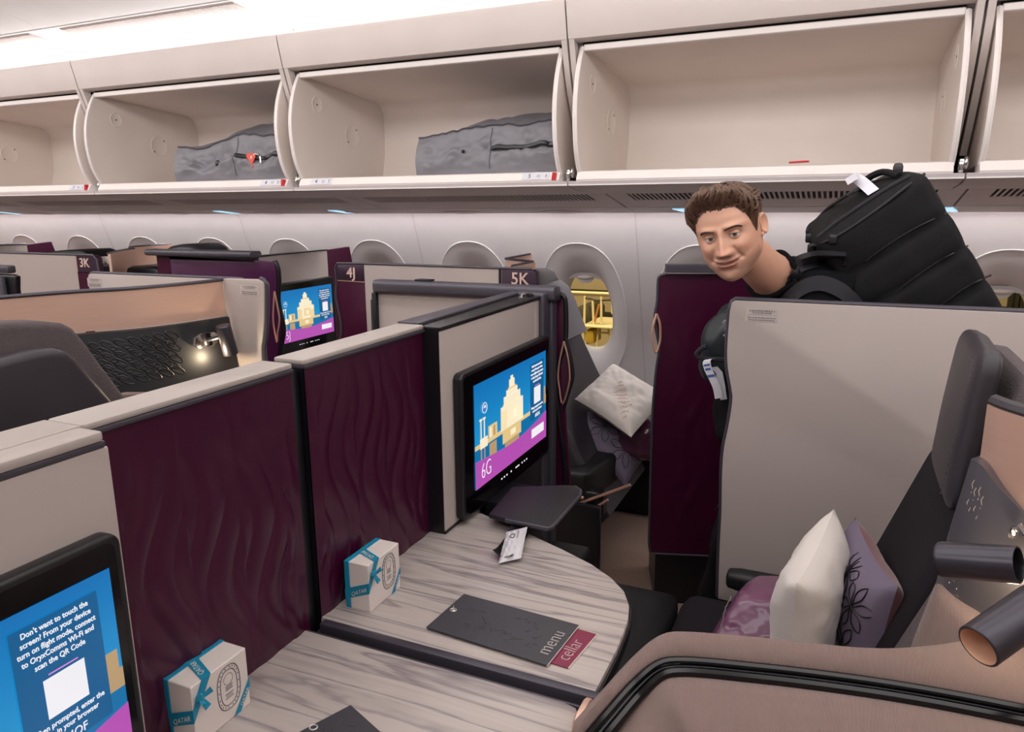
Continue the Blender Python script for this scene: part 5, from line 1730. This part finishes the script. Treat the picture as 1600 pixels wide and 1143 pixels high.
def seg_d(p, a, b):
    a, b = Vector(a), Vector(b)
    t = max(0, min(1, (p-a).dot(b-a)/(b-a).length_squared))
    return (p-a.lerp(b, t)).length
TOR = {'pelvis', 'waist', 'rib', 'chest', 'upper', 'nb', 'n1', 'shL', 'shR', 'uaL', 'uaR'}
LEG = {'pelvis', 'hipL', 'hipR', 'thL', 'thR', 'knL', 'knR', 'caL', 'caR', 'anL', 'anR'}
cls = []
for v in bme.vertices:
    best = min(EDG, key=lambda e: seg_d(v.co, J[e[0]][0], J[e[1]][0])-.5*max(J[e[0]][1], J[e[1]][1]))
    cls.append(best)
def sub(keep, off, name, m, plane=None):
    b = bmesh.new()
    b.from_mesh(bme)
    b.verts.ensure_lookup_table()
    for v in b.verts:
        v.co = v.co+v.normal*off
    kill = [f for f in b.faces if not all(cls[v.index][0] in keep and cls[v.index][1] in keep for v in f.verts)]
    bmesh.ops.delete(b, geom=kill, context='FACES')
    if plane:
        bmesh.ops.bisect_plane(b, geom=b.verts[:]+b.edges[:]+b.faces[:], plane_co=plane[0], plane_no=plane[1], clear_outer=True)
    mb = MB()
    mb.bm = b
    return mb.build(name, m, man, smooth=80)
b = bmesh.new()
b.from_mesh(bme)
mb = MB()
mb.bm = b
body = mb.build('body', SKIN, man, smooth=80)
npl = (Vector((-.178, 2.165, 1.345)), Vector((-.50, -.70, .42)).normalized())
shirt = sub(TOR, .010, 'tee_shirt', TSHIRT, npl)
sub(LEG, .010, 'trousers', TROU)
for s_ in 'LR':
    a, t_ = Vector(J['an'+s_][0]), Vector(J['to'+s_][0])
    m = MB()
    m.rbox((t_.x-.06, a.y-.05, 0), (a.x+.06, a.y+.05, .10), .04, 8)
    m.build('shoe', SHOE, man)
# collar band
bm_ = bmesh.new()
bm_.from_mesh(shirt.data)
bed = [e for e in bm_.edges if e.is_boundary and all(abs((v.co-npl[0]).dot(npl[1])) < 1e-3 for v in e.verts)]
if bed:
    vs = {v: v.co for e in bed for v in e.verts}
    cen_ = sum(vs.values(), Vector())/len(vs)
    ax = npl[1].orthogonal().normalized()
    ay = npl[1].cross(ax)
    ring = sorted(vs.values(), key=lambda p: math.atan2((p-cen_).dot(ay), (p-cen_).dot(ax)))
    rs_ = [ring[int(k*len(ring)/20)] for k in range(20)]
    rs_ = [(rs_[k-1]+rs_[k]*2+rs_[(k+1) % 20])/4 for k in range(20)]
    rs_ = spline(rs_+[rs_[0]], 4)[:-1]
    MB().tube([cen_+(p-cen_)*1.02 for p in rs_], .0075, 8, closed=True).build('collar', TSHIRT, man)
bm_.free()
# ---- head
prof = [(.1005, .004, .004, .010), (.0985, .022, .028, .036), (.0925, .040, .050, .060), (.081, .056, .067, .078), (.064, .067, .078, .091), (.043, .0735, .0855, .099), (.020, .0755, .0885, .101),
        (0, .0745, .0875, .100), (-.020, .0735, .0875, .096), (-.042, .071, .088, .086), (-.060, .0665, .088, .070), (-.076, .0595, .087, .052), (-.092, .048, .085, .030), (-.104, .0400, .081, .008), (-.113, .027, .073, -.012), (-.117, .006, .060, -.030)]
def pr(z):
    for a, b in zip(prof, prof[1:]):
        if b[0] <= z <= a[0]:
            t = (a[0]-z)/(a[0]-b[0])
            return [a[k]*(1-t)+b[k]*t for k in (1, 2, 3)]
    return prof[-1][1:]
def prs(z):
    r = [0, 0, 0]
    for k, w in ((-1, 1), (-.5, 2), (0, 3), (.5, 2), (1, 1)):
        q = pr(max(-.117, min(.1005, z+k*.006)))
        r = [r[i]+q[i]*w/9 for i in range(3)]
    if z > .093 or z < -.108:
        t = (z-.093)/.0075 if z > 0 else (-z-.108)/.009
        q = pr(z)
        r = [r[i]*(1-t)+q[i]*t for i in range(3)]
    return r
G = lambda d, s: math.exp(-(d/s)**2)
def smst(a, b, x):
    t = max(0, min(1, (x-a)/(b-a)))
    return t*t*(3-2*t)
def head_pt(z, ph):
    w, f, bk = prs(z)
    s, c = math.sin(ph), math.cos(ph)
    x = w*math.copysign(abs(s)**.92, s)
    y = -f*abs(c)**.88 if c > 0 else bk*abs(c)
    ax = abs(x)
    if c > 0:
        k = min(1, c*3)
        d = 0.0
        # nose
        if -.055 < z < .03:
            t = (.022-z)/.061
            amp = .004+.024*max(0, min(1, t))**1.25
            if z < -.040:
                amp *= 1-smst(-.040, -.051, z)
            if z > .012:
                amp *= 1-smst(.012, .028, z)
            sx = .0065+.0045*max(0, min(1, t))
            d += amp*G(x, sx)
            d += .009*G(ax-.0125, .0065)*G(z+.040, .0075)
        d -= .0125*G(ax-.029, .0165)*G(z+.001, .0105)      # eye sockets
        d += .0055*G(ax-.030, .024)*G(z-.020, .0075)       # brow ridge
        d -= .002*G(x, .012)*G(z-.020, .010)
        d += .0080*G(ax-.043, .016)*G(z+.028, .014)        # smiling cheeks
        d -= .0040*G(ax-(.024+max(0, -.030-z)*.42), .0045)*smst(-.070, -.045, z)*smst(-.022, -.034, z)   # laugh lines
        zm = -.0650+6.5*ax*ax
        wl = smst(.035, .025, ax)
        d += .0042*G(z-zm-.0050, .0042)*wl+.0048*G(z-zm+.0062, .0052)*smst(.026, .014, ax)
        d -= .0050*G(z-zm, .0020)*smst(.036, .029, ax)
        d -= .0040*G(ax-.036, .005)*G(z+.057, .006)
        d -= .0030*G(z+.083, .0055)*G(x, .020)
        d += .0060*G(x, .017)*G(z+.103, .013)              # chin
        y -= d*k
        x *= 1+.0*k
    # jaw corner
    if -.085 < z < -.03:
        x *= 1+.06*G(z+.066, .020)*G(c-.15, .5)
    return Vector((x, y, z))
m = MB()
NZ, NP = 118, 150
zs = []
for i in range(NZ+1):
    u = i/NZ
    zs.append(.1005-(.1005+.117)*u)
rings = []
for z in zs:
    rings.append([head_pt(z, 2*PI*((j+.5)/NP)+.22*math.sin(2*PI*((j+.5)/NP))*-1) for j in range(NP)])
m.loft([[HM @ p for p in r] for r in rings], True, True)
head = m.build('head', SKIN, man, smooth=180)
def tint(o, local=None):
    ca = o.data.color_attributes.new('tint', 'FLOAT_COLOR', 'POINT')
    inv = HM.inverted()
    base = SKINC[:3]
    for i, v in enumerate(o.data.vertices):
        c = base
        if local:
            p = inv @ v.co
            if p.y < -.02:
                ax = abs(p.x)
                zm = -.0665+5.5*ax*ax
                beard = smst(-.030, -.050, p.z)*(1-.0)
                beard = max(beard*smst(.0, .02, abs(p.z-zm)+.004), 0)*(.75 if p.z < -.07 or abs(p.z+.055) < .012 or ax > .03 else .5)
                c = mix3(c, lin('#9a7362')[:3], beard*.8)
                lip = (G(p.z-zm-.0042, .0042)+G(p.z-zm+.0058, .0056))*smst(.027, .022, ax)
                c = mix3(c, lin('#a8604f')[:3], lip*.75)
                c = mix3(c, lin('#3a1d18')[:3], G(p.z-zm, .0014)*smst(.031, .027, ax)*.9)
                c = mix3(c, lin('#cf8f78')[:3], (G(ax-.046, .018)*G(p.z+.028, .018)+G(p.x, .014)*G(p.z+.03, .014))*.5)
                c = mix3(c, lin('#5a3426')[:3], G(ax-.008, .0035)*G(p.z+.0485, .0022)*.8)
        ca.data[i].color = tuple(c)+(1,)
tint(head, True)
tint(body)
HMr = HM
def hp(x, y, z):
    return HM @ Vector((x, y, z))
for sx in (-1, 1):
    ec = Vector((sx*.0290, -.0712, -.0015))
    m = MB()
    m.ell((0, 0, 0), (.0122, .0122, .0122), nu=28, nv=18)
    bmesh.ops.transform(m.bm, matrix=HM @ Matrix.Translation(ec), verts=m.bm.verts)
    eo = m.build('eye', EYEW, man)
    # looks at the camera
    gl = (HM.inverted() @ EYE - ec).normalized()
    gx = Vector((1, 0, 0)).cross(gl).normalized()
    gy = gl.cross(gx)
    for rr, hh, mt in ((.0058, .0110, IRIS), (.0027, .01195, PUPIL)):
        d = MB()
        d.loft([[HM @ (ec+gl*(math.sqrt(.0125**2-q*q))+(gx*math.cos(2*PI*k/20)+gy*math.sin(2*PI*k/20))*q) for k in range(20)] for q in (rr, rr*.6, rr*.2)], True, True)
        d.build('iris' if mt is IRIS else 'pupil', mt, eo)
    for up in (1, -1):
        l = MB()
        def lid(u, v):
            az = (u-.5)*PI*.96
            lo = .36*max(0, math.cos(az))**.8 if up > 0 else .30*max(0, math.cos(az))**.8
            el = lo+(1.15-lo)*v
            r_ = .0136-.0006*(1-v)
            return hp(ec.x+r_*math.sin(az)*math.cos(el*.9), ec.y-r_*math.cos(az)*math.cos(el), ec.z+up*r_*math.sin(el))
        l.grid(lid, 20, 8)
        lo_ = l.build('eyelid', SKIN, man, smooth=180)
        tint(lo_)
        if up > 0:
            MB().tube([lid(k/14, 0)+Vector((0, -.0006, 0)) for k in range(1, 14)], .0007, 5).build('lashes', BROW, lo_)
    m = MB()
    bp = [(.013, -.0920, .0150), (.018, -.0928, .0165), (.027, -.0910, .0185), (.037, -.0850, .0190), (.045, -.0770, .0165), (.050, -.0715, .012)]
    sp_ = spline([hp(sx*a, b-.0005, c) for a, b, c in bp], 4)
    n_ = len(sp_)
    m.tube(sp_, [.0010+.0030*math.sin(PI*min(1, (k+2)/(n_+1)))**.6 for k in range(n_)], 8, flat=.6)
    m.build('eyebrow', BROW, man)
    # ear: a bent disc with a raised rim and a hollow
    e = MB()
    def ear_pt(u, r_, back=0):
        a = 2*PI*u
        yy = .0140*math.cos(a)*(1+.14*math.sin(a))*r_
        zz = .0265*math.sin(a)*r_-.004
        rim_ = G(r_-.86, .13)*.0045*(1 if math.cos(a) > -.75 else .3)
        hol = -.004*smst(.75, .2, r_)
        out = .003+.35*max(0, yy+.012)+rim_+hol
        if back:
            out = .35*max(0, yy+.012)-.003
        return HM @ Vector((sx*(.0735+out), .010+yy, zz))
    e.grid(lambda u, v: ear_pt(u, v*1.0), 36, 14)
    e.grid(lambda u, v: ear_pt(u, v*1.0, 1), 36, 8)
    e.faces([ear_pt(k/36, 1) for k in range(36)]+[ear_pt(k/36, 1, 1) for k in range(36)], [(k, (k+1) % 36, 36+(k+1) % 36, 36+k) for k in range(36)])
    e.ell(HM @ Vector((sx*.0755, .001, -.008)), (.004, .004, .006))
    e.ell(HM @ Vector((sx*.0745, .002, -.028)), (.005, .0055, .006))
    eo = e.build('ear', SKIN, man, smooth=180)
    tint(eo)
MB().ell(at(1189, 441, Y=2.07), (.003, .003, .003)).bm.free()
# ---- hair
def hairline(ph):
    "height of the hairline, ph 0 = front"
    a = abs(math.atan2(math.sin(ph), math.cos(ph)))
    K = [(0, .060), (.2, .061), (.45, .063), (.62, .058), (.80, .044), (.98, .030), (1.12, .004), (1.25, -.014), (1.36, -.006), (1.5, .016), (1.75, .022), (2.0, -.01), (2.3, -.04), (2.7, -.055), (3.2, -.058)]
    for (a0, z0), (a1, z1) in zip(K, K[1:]):
        if a0 <= a <= a1:
            return z0+(z1-z0)*(a-a0)/(a1-a0)
    return -.058
def hair_pt(u, v, extra=0.):
    ph = 2*PI*u
    z0 = hairline(ph)
    z = z0+(.1005-z0)*(1-(1-v)**1.6)
    p = head_pt(min(z, .1003), ph)
    n = Vector((p.x, p.y*.8, max(0, p.z-.02)*1.3)).normalized()
    a = abs(math.atan2(math.sin(ph), math.cos(ph)))
    front = smst(1.5, .2, a)
    topw = smst(.03, .08, z)
    th = .002+.005*smst(0, .25, v)+.004*topw+.010*front*smst(.0, .30, v)*smst(1.0, .4, v)
    th *= smst(0, .28, v)*.95+.05
    st = .0045*noise.noise(Vector((p.x*120+p.z*25, p.z*22, 3)))+.003*noise.noise(Vector((p.x*260, p.z*30+p.y*30, 9)))
    up = Vector((0, -.010*front*smst(.05, .4, v)*smst(1, .4, v), .001*topw))
    return p+n*(th+st*(.3+topw+.3*front)+extra)+up*smst(0, .2, v)
m = MB()
m.grid(lambda u, v: HM @ hair_pt(u, v), 170, 46)
rn = random.Random(12)
def lock(u0, v0, u1, v1, r, lift, curl):
    pts = []
    for k in range(9):
        t = k/8
        pts.append(HM @ (hair_pt(u0+(u1-u0)*t+curl*math.sin(PI*t), min(.99, v0+(v1-v0)*t), lift*math.sin(PI*min(1, t*1.1))-.001)))
    m.tube(pts, [r*.5, r*.9, r, r, r, r*.9, r*.75, r*.5, r*.2], 6)
for k in range(150):
    u0 = rn.uniform(-.17, .17)
    lock(u0 % 1 if u0 >= 0 else u0+1, rn.uniform(.02, .3), (u0+rn.uniform(-.07, .05)) % 1 if 0 <= u0+.0 < .1 else u0+1 if u0 < 0 else u0, rn.uniform(.55, .95), rn.uniform(.0022, .0048), rn.uniform(.003, .013), rn.uniform(-.02, .045))
for k in range(130):
    u0 = rn.uniform(.17, .83)
    lock(u0, rn.uniform(.02, .45), u0+rn.uniform(-.02, .02), rn.uniform(.5, .95), rn.uniform(.0015, .003), rn.uniform(0, .003), rn.uniform(-.006, .006))
m.build('hair', HAIR, man, smooth=60)

# ---- large black pack on his back
pk = thing('backpack', 'huge black padded travel pack on the back of the man, white tag on its end', 'backpack', (.2, 2.3, 1.0))
axv = Vector((.33, 0, -.53))
nf_, nb_ = Vector((-.075, 2.13, 1.437)), Vector((.170, 2.13, 1.625))
ff_, fb_ = Vector((-.125, 2.45, 1.470)), Vector((.112, 2.45, 1.638))
cs = [nf_, nb_, ff_, fb_, nf_+axv, nb_+axv, ff_+axv, fb_+axv]
GRV = [-.60, -.30, .02, .34, .66]
def pkd(p, w):
    g = sum(math.exp(-((p.x-q)/.035)**2) for q in GRV)
    side = smst(.8, .99, abs(p.y))
    nrm_ = Vector((0, -1 if p.y < 0 else 1, 0))
    bulge = Vector((0, 0, 0))
    if p.x < -.85:
        bulge += Vector((-.33, 0, .53)).normalized()*.022*(1-p.y**2)*(1-p.z**2)
    bulge += nrm_*(.012*(1-p.z**2)*side)
    return bulge-nrm_*.007*g*side-(Vector((.85, 0, .52))*.003*g if p.z > .8 else Vector())+Vector((.003, -.003, .003))*noise.noise(w*14)
m = MB()
m.hexa(cs, (.10, .24, .18), 50, pkd)
pbody = m.build('pack_body', BAGK, pk, smooth=70)
bvp = BVHTree.FromPolygons([v.co for v in pbody.data.vertices], [tuple(p.vertices) for p in pbody.data.polygons])
def on_pack(px, py, lift=.003, Y=2.2):
    d = (rgt*(px-800)/FPX+upv*(571.5-py)/FPX+fwd).normalized()
    h_ = bvp.ray_cast(EYE, d)
    return h_[0]+h_[1]*lift if h_[0] is not None else at(px, py, Y=Y)
def pack_line(L_, r, name, m_, lift=.002):
    s_ = MB()
    s_.tube(spline([on_pack(x, y, lift) for x, y in L_], 5), r, 6)
    return s_.build(name, m_, pk)
pack_line(((1266, 386), (1290, 378), (1320, 362), (1370, 328), (1420, 290), (1444, 272)), .0042, 'piping', STRAP)
pack_line(((1262, 362), (1290, 330), (1325, 304), (1365, 286), (1400, 276)), .005, 'zip_seam', STRAP)
pack_line(((1278, 372), (1305, 350), (1345, 322), (1385, 296), (1422, 276)), .005, 'zip_seam', STRAP)
for gx in ((1352, 408, 1478, 333), (1398, 458, 1512, 384), (1462, 484, 1548, 430)):
    pack_line([(gx[0]+(gx[2]-gx[0])*k/5, gx[1]+(gx[3]-gx[1])*k/5-6*math.sin(PI*k/5)) for k in range(6)], .0024, 'quilt_seam', BLACK, .0005)
h = MB()
h.tube(spline([on_pack(1345, 300, .004), on_pack(1360, 290, .020), on_pack(1385, 280, .022), on_pack(1405, 277, .004)], 5), .009, 8)
h.build('grab_handle', BAGK, pk)
h = MB()
sp_ = spline([on_pack(1338, 296, .004)+Vector((-.01, 0, .02)), on_pack(1342, 296, .045), on_pack(1352, 297, .035), on_pack(1366, 302, .004)], 5)
h.loft([[p+Vector((-.012, 0, -.008)), p+Vector((.012, 0, .008)), p+Vector((.012, .0015, .009)), p+Vector((-.012, .0015, -.007))] for p in sp_])
h.build('white_tag', PAPER, pk, label='white paper tag looped on the pack')
h = MB()
c_ = on_pack(1402, 276, .0)
h.rbox(c_+Vector((-.012, -.006, -.01)), c_+Vector((.012, .012, .035)), .008, 4)
h.build('strap_end', BLACK, pk)
for q in ((1266, 372), (1268, 388), (1302, 374)):
    p = on_pack(q[0], q[1], .002)
    MB().rbox(p-Vector((.011, .008, .013)), p+Vector((.011, .008, .013)), .005, 4).build('buckle', BLACK, pk)
# shoulder straps lie on the tee
bv = BVHTree.FromPolygons([v.co for v in shirt.data.vertices], [tuple(p.vertices) for p in shirt.data.polygons])
def on_shirt(px, py, Y):
    d = (rgt*(px-800)/FPX+upv*(571.5-py)/FPX+fwd).normalized()
    h_ = bv.ray_cast(EYE, d)
    return h_[0]-d*.008 if h_[0] is not None else at(px, py, Y=Y)
for L_, nm in ((((1205, 476, 20), (1213, 455, 22), (1226, 432, 24), (1246, 414, 26), (1272, 405, 26), (1300, 404, 24), (1322, 404, 20)), 'shoulder_strap'),
               (((1212, 486, 20), (1232, 466, 20), (1256, 448, 22), (1282, 442, 24), (1308, 450, 24), (1330, 466, 22), (1348, 486, 20)), 'shoulder_strap')):
    s_ = MB()
    rows = []
    n_ = len(L_)
    for i, (x, y, w) in enumerate(L_):
        a, b_ = L_[max(0, i-1)], L_[min(n_-1, i+1)]
        d = Vector((b_[0]-a[0], b_[1]-a[1])).normalized()
        nx, ny = d.y, -d.x
        rows.append([on_shirt(x+nx*w/2*q, y+ny*w/2*q, 2.10) for q in (-1, -.4, .4, 1)])
    cols = [spline([r[k] for r in rows], 5) for k in range(4)]
    s_.loft([[c[i] for c in cols]+[c[i]+Vector((.0, .012, -.004)) for c in cols[::-1]] for i in range(len(cols[0]))])
    s_.build(nm, STRAP, pk, smooth=60)
# ---- small pack carried in front, and the bag standing in the aisle
fp = thing('backpack', 'small black backpack hanging in front of the man, airline tag on its strap', 'backpack', (-.3, 2.25, 1.0))
m = MB()
A_ = at(1098, 505, Y=2.17)
c8 = [Vector(p) for p in ((-.375, 2.13, 1.03), (-.335, 2.13, 1.24), (-.385, 2.40, 1.04), (-.35, 2.40, 1.24), (-.20, 2.13, .98), (-.17, 2.13, 1.27), (-.20, 2.40, 1.0), (-.17, 2.40, 1.27))]
m.hexa(c8, (.6, .5, .55), 20, lambda p, w: Vector((-1, -.4, .2))*.014*noise.noise(w*16))
m.build('pack_body', mat('black_teal_nylon', '#1c2328', .4, bump=.5, bs=40), fp, smooth=70)
m = MB()
m.hexa([v+Vector((.02, .03, -.22)) if i & 1 else v+Vector((.06, .03, -.20)) for i, v in enumerate(c8)], (.5, .5, .5), 12, lambda p, w: Vector((-1, -.4, .2))*.012*noise.noise(w*16))
m.build('lower_pocket', BAGK, fp, smooth=70)
s_ = MB()
s_.tube(spline([at(x, y, Y=2.115) for x, y in ((1140, 562), (1118, 561), (1100, 560), (1090, 556), (1089, 552), (1094, 546), (1104, 540))], 4), .007, 6)
s_.build('strap_loop', STRAP, fp)
s_ = MB()
sp_ = spline([at(x, y, Y=2.10) for x, y in ((1138, 502), (1131, 503), (1138, 511), (1132, 515), (1139, 512))], 3)
s_.tube(sp_, .005, 6)
s_.tube([at(1131, 525, Y=2.105), at(1138, 520, Y=2.105)], .004, 6)
s_.build('grey_buckle', mat('grey_plastic', '#8b8588', .4), fp)
tg = MB()
sp_ = spline([at(x, y, Y=Y_) for x, y, Y_ in ((1112, 562, 2.112), (1107, 561, 2.10), (1104, 566, 2.095), (1107, 578, 2.095), (1114, 592, 2.096), (1120, 606, 2.10), (1123, 622, 2.105))], 4)
wv = (at(1116, 590, Y=2.1)-at(1104, 592, Y=2.1))
tg.loft([[p-wv*.5, p+wv*.5, p+wv*.5+Vector((0, .0012, 0)), p-wv*.5+Vector((0, .0012, 0))] for p in sp_])
to = tg.build('airline_tag', PAPER, fp, label='white and blue paper luggage tag')
b2 = MB()
for k, w in ((9, .8), (11, .7), (14, .9)):
    p, q = sp_[k]+Vector((0, -.0015, 0)), sp_[k+1]+Vector((0, -.0015, 0))
    b2.faces([p-wv*.5*w, p+wv*.5*w, q+wv*.5*w, q-wv*.5*w], [(0, 1, 2, 3)])
b2.build('blue_print', BLUEINK, to, smooth=0)
tg = MB()
sp_ = [at(x, y, Y=2.118) for x, y in ((1116, 573), (1124, 582), (1128, 602), (1131, 624))]
tg.loft([[p-wv*.45, p+wv*.4, p+wv*.4+Vector((0, .0012, 0)), p-wv*.45+Vector((0, .0012, 0))] for p in sp_])
tg.build('tag_tail', PAPER, fp)
tb_ = thing('travel_bag', 'black travel bag with small metal clips standing low in the aisle', 'bag', (-.2, 2.3, 0))
m = MB()
c8 = [Vector(p) for p in ((-.365, 2.12, .005), (-.285, 2.12, .62), (-.40, 2.44, .005), (-.30, 2.44, .62), (-.05, 2.12, .005), (-.08, 2.12, .70), (-.05, 2.44, .005), (-.08, 2.44, .70))]
m.hexa(c8, (.3, .3, .3), 16, lambda p, w: Vector((-1, -.4, .2))*.014*noise.noise(w*12)*(1 if p.z > -.8 else 0))
m.build('bag_body', BAGK, tb_, smooth=70)
s_ = MB()
for q in ((1117, 797), (1104, 830), (1073, 915)):
    p = at(q[0], q[1], Y=2.10)
    s_.tube([p, p+Vector((.006, -.002, .012)), p+Vector((.014, -.001, .020))], .0025, 6)
s_.build('metal_clip', CHROME, tb_)
# ================================================================== apron outside the windows
YO = 9.0
MB().box((-26, 4.6, -2.0), (14, 26, -1.9)).build('ground', TARM, kind='structure', smooth=0)
t = thing('hangar', 'long sand-coloured lit building seen through the window', 'building', (-6, 16, -2))
MB().box((-26, 15.5, -2), (14, 17, 6)).build('facade', GOLDW, t, smooth=0)
a_, b_ = at(896, 451.5, Y=15.4), at(953, 456, Y=15.4)
MB().box((-14, 15.3, b_.z), (4, 15.45, a_.z)).build('dark_band', OLIVE, t, smooth=0)
a_, b_ = at(925, 487, Y=15.2), at(957, 500, Y=15.2)
MB().box((a_.x, 15.1, b_.z), (b_.x+2, 15.3, a_.z)).build('dark_opening', OLIVE, t, smooth=0)
for px_ in (1578, 1588, 1597):
    p = at(px_, 470, Y=15.4)
    MB().box((p.x-.03, 15.35, -2), (p.x+.03, 15.45, 3)).build('wall_joint', OLIVE, t, smooth=0)
t = thing('cargo_loader', 'cream steel cargo loader with rails and platform outside the window', 'vehicle', (-3.4, YO, -1.9))
def bar(pts, r, m=GOLDP, nm='rail'):
    MB().tube([at(x, y, Y=YO) for x, y in pts], r, 8).build(nm, m, t)
bar(((884, 456), (960, 459)), .020, nm='top_rail')
bar(((914, 465), (924, 467), (932, 469), (960, 468)), .014, OLIVE, 'cable')
for a in (((914, 462), (912, 530)), ((926, 469), (927.5, 508)), ((939.5, 463), (939.5, 506)), ((956.5, 461), (957, 490))):
    bar(a, .016, nm='post')
bar(((936, 475), (929, 503)), .014, ORANGE, 'strut')
m = MB()
p0, p1 = at(912, 506, Y=YO), at(960, 512, Y=YO)
m.box((p0.x, YO-.1, p1.z), (p1.x, YO+.7, p0.z), .02)
m.build('platform', GOLDP, t)
p0, p1 = at(900, 474, Y=YO+.6), at(926, 500, Y=YO+.6)
m = MB()
m.prism([(at(x, y, Y=YO+.6).x, at(x, y, Y=YO+.6).z) for x, y in ((902, 505), (903, 482), (908, 477), (916, 475), (922, 478), (926, 486), (926, 505))], 'Y', YO+.5, YO+1.2, .03)
m.build('engine_cover', OLIVE, t)
p0, p1 = at(917, 514, Y=YO), at(929, 536, Y=YO)
MB().box((p0.x, YO-.05, p1.z), (p1.x, YO+.3, p0.z), .02).build('yellow_box', mat('yellow_paint', '#b9962f', .5), t)
for a in (((912, 520), (905, 545)), ((935, 512), (932, 545)), ((950, 512), (955, 540)), ((912, 518), (950, 520))):
    bar(a, .014, nm='leg')
MB().box((at(912, 520, Y=YO).x, YO, -1.9), (at(916, 520, Y=YO).x, YO+.1, at(912, 520, Y=YO).z)).build('leg', GOLDP, t)
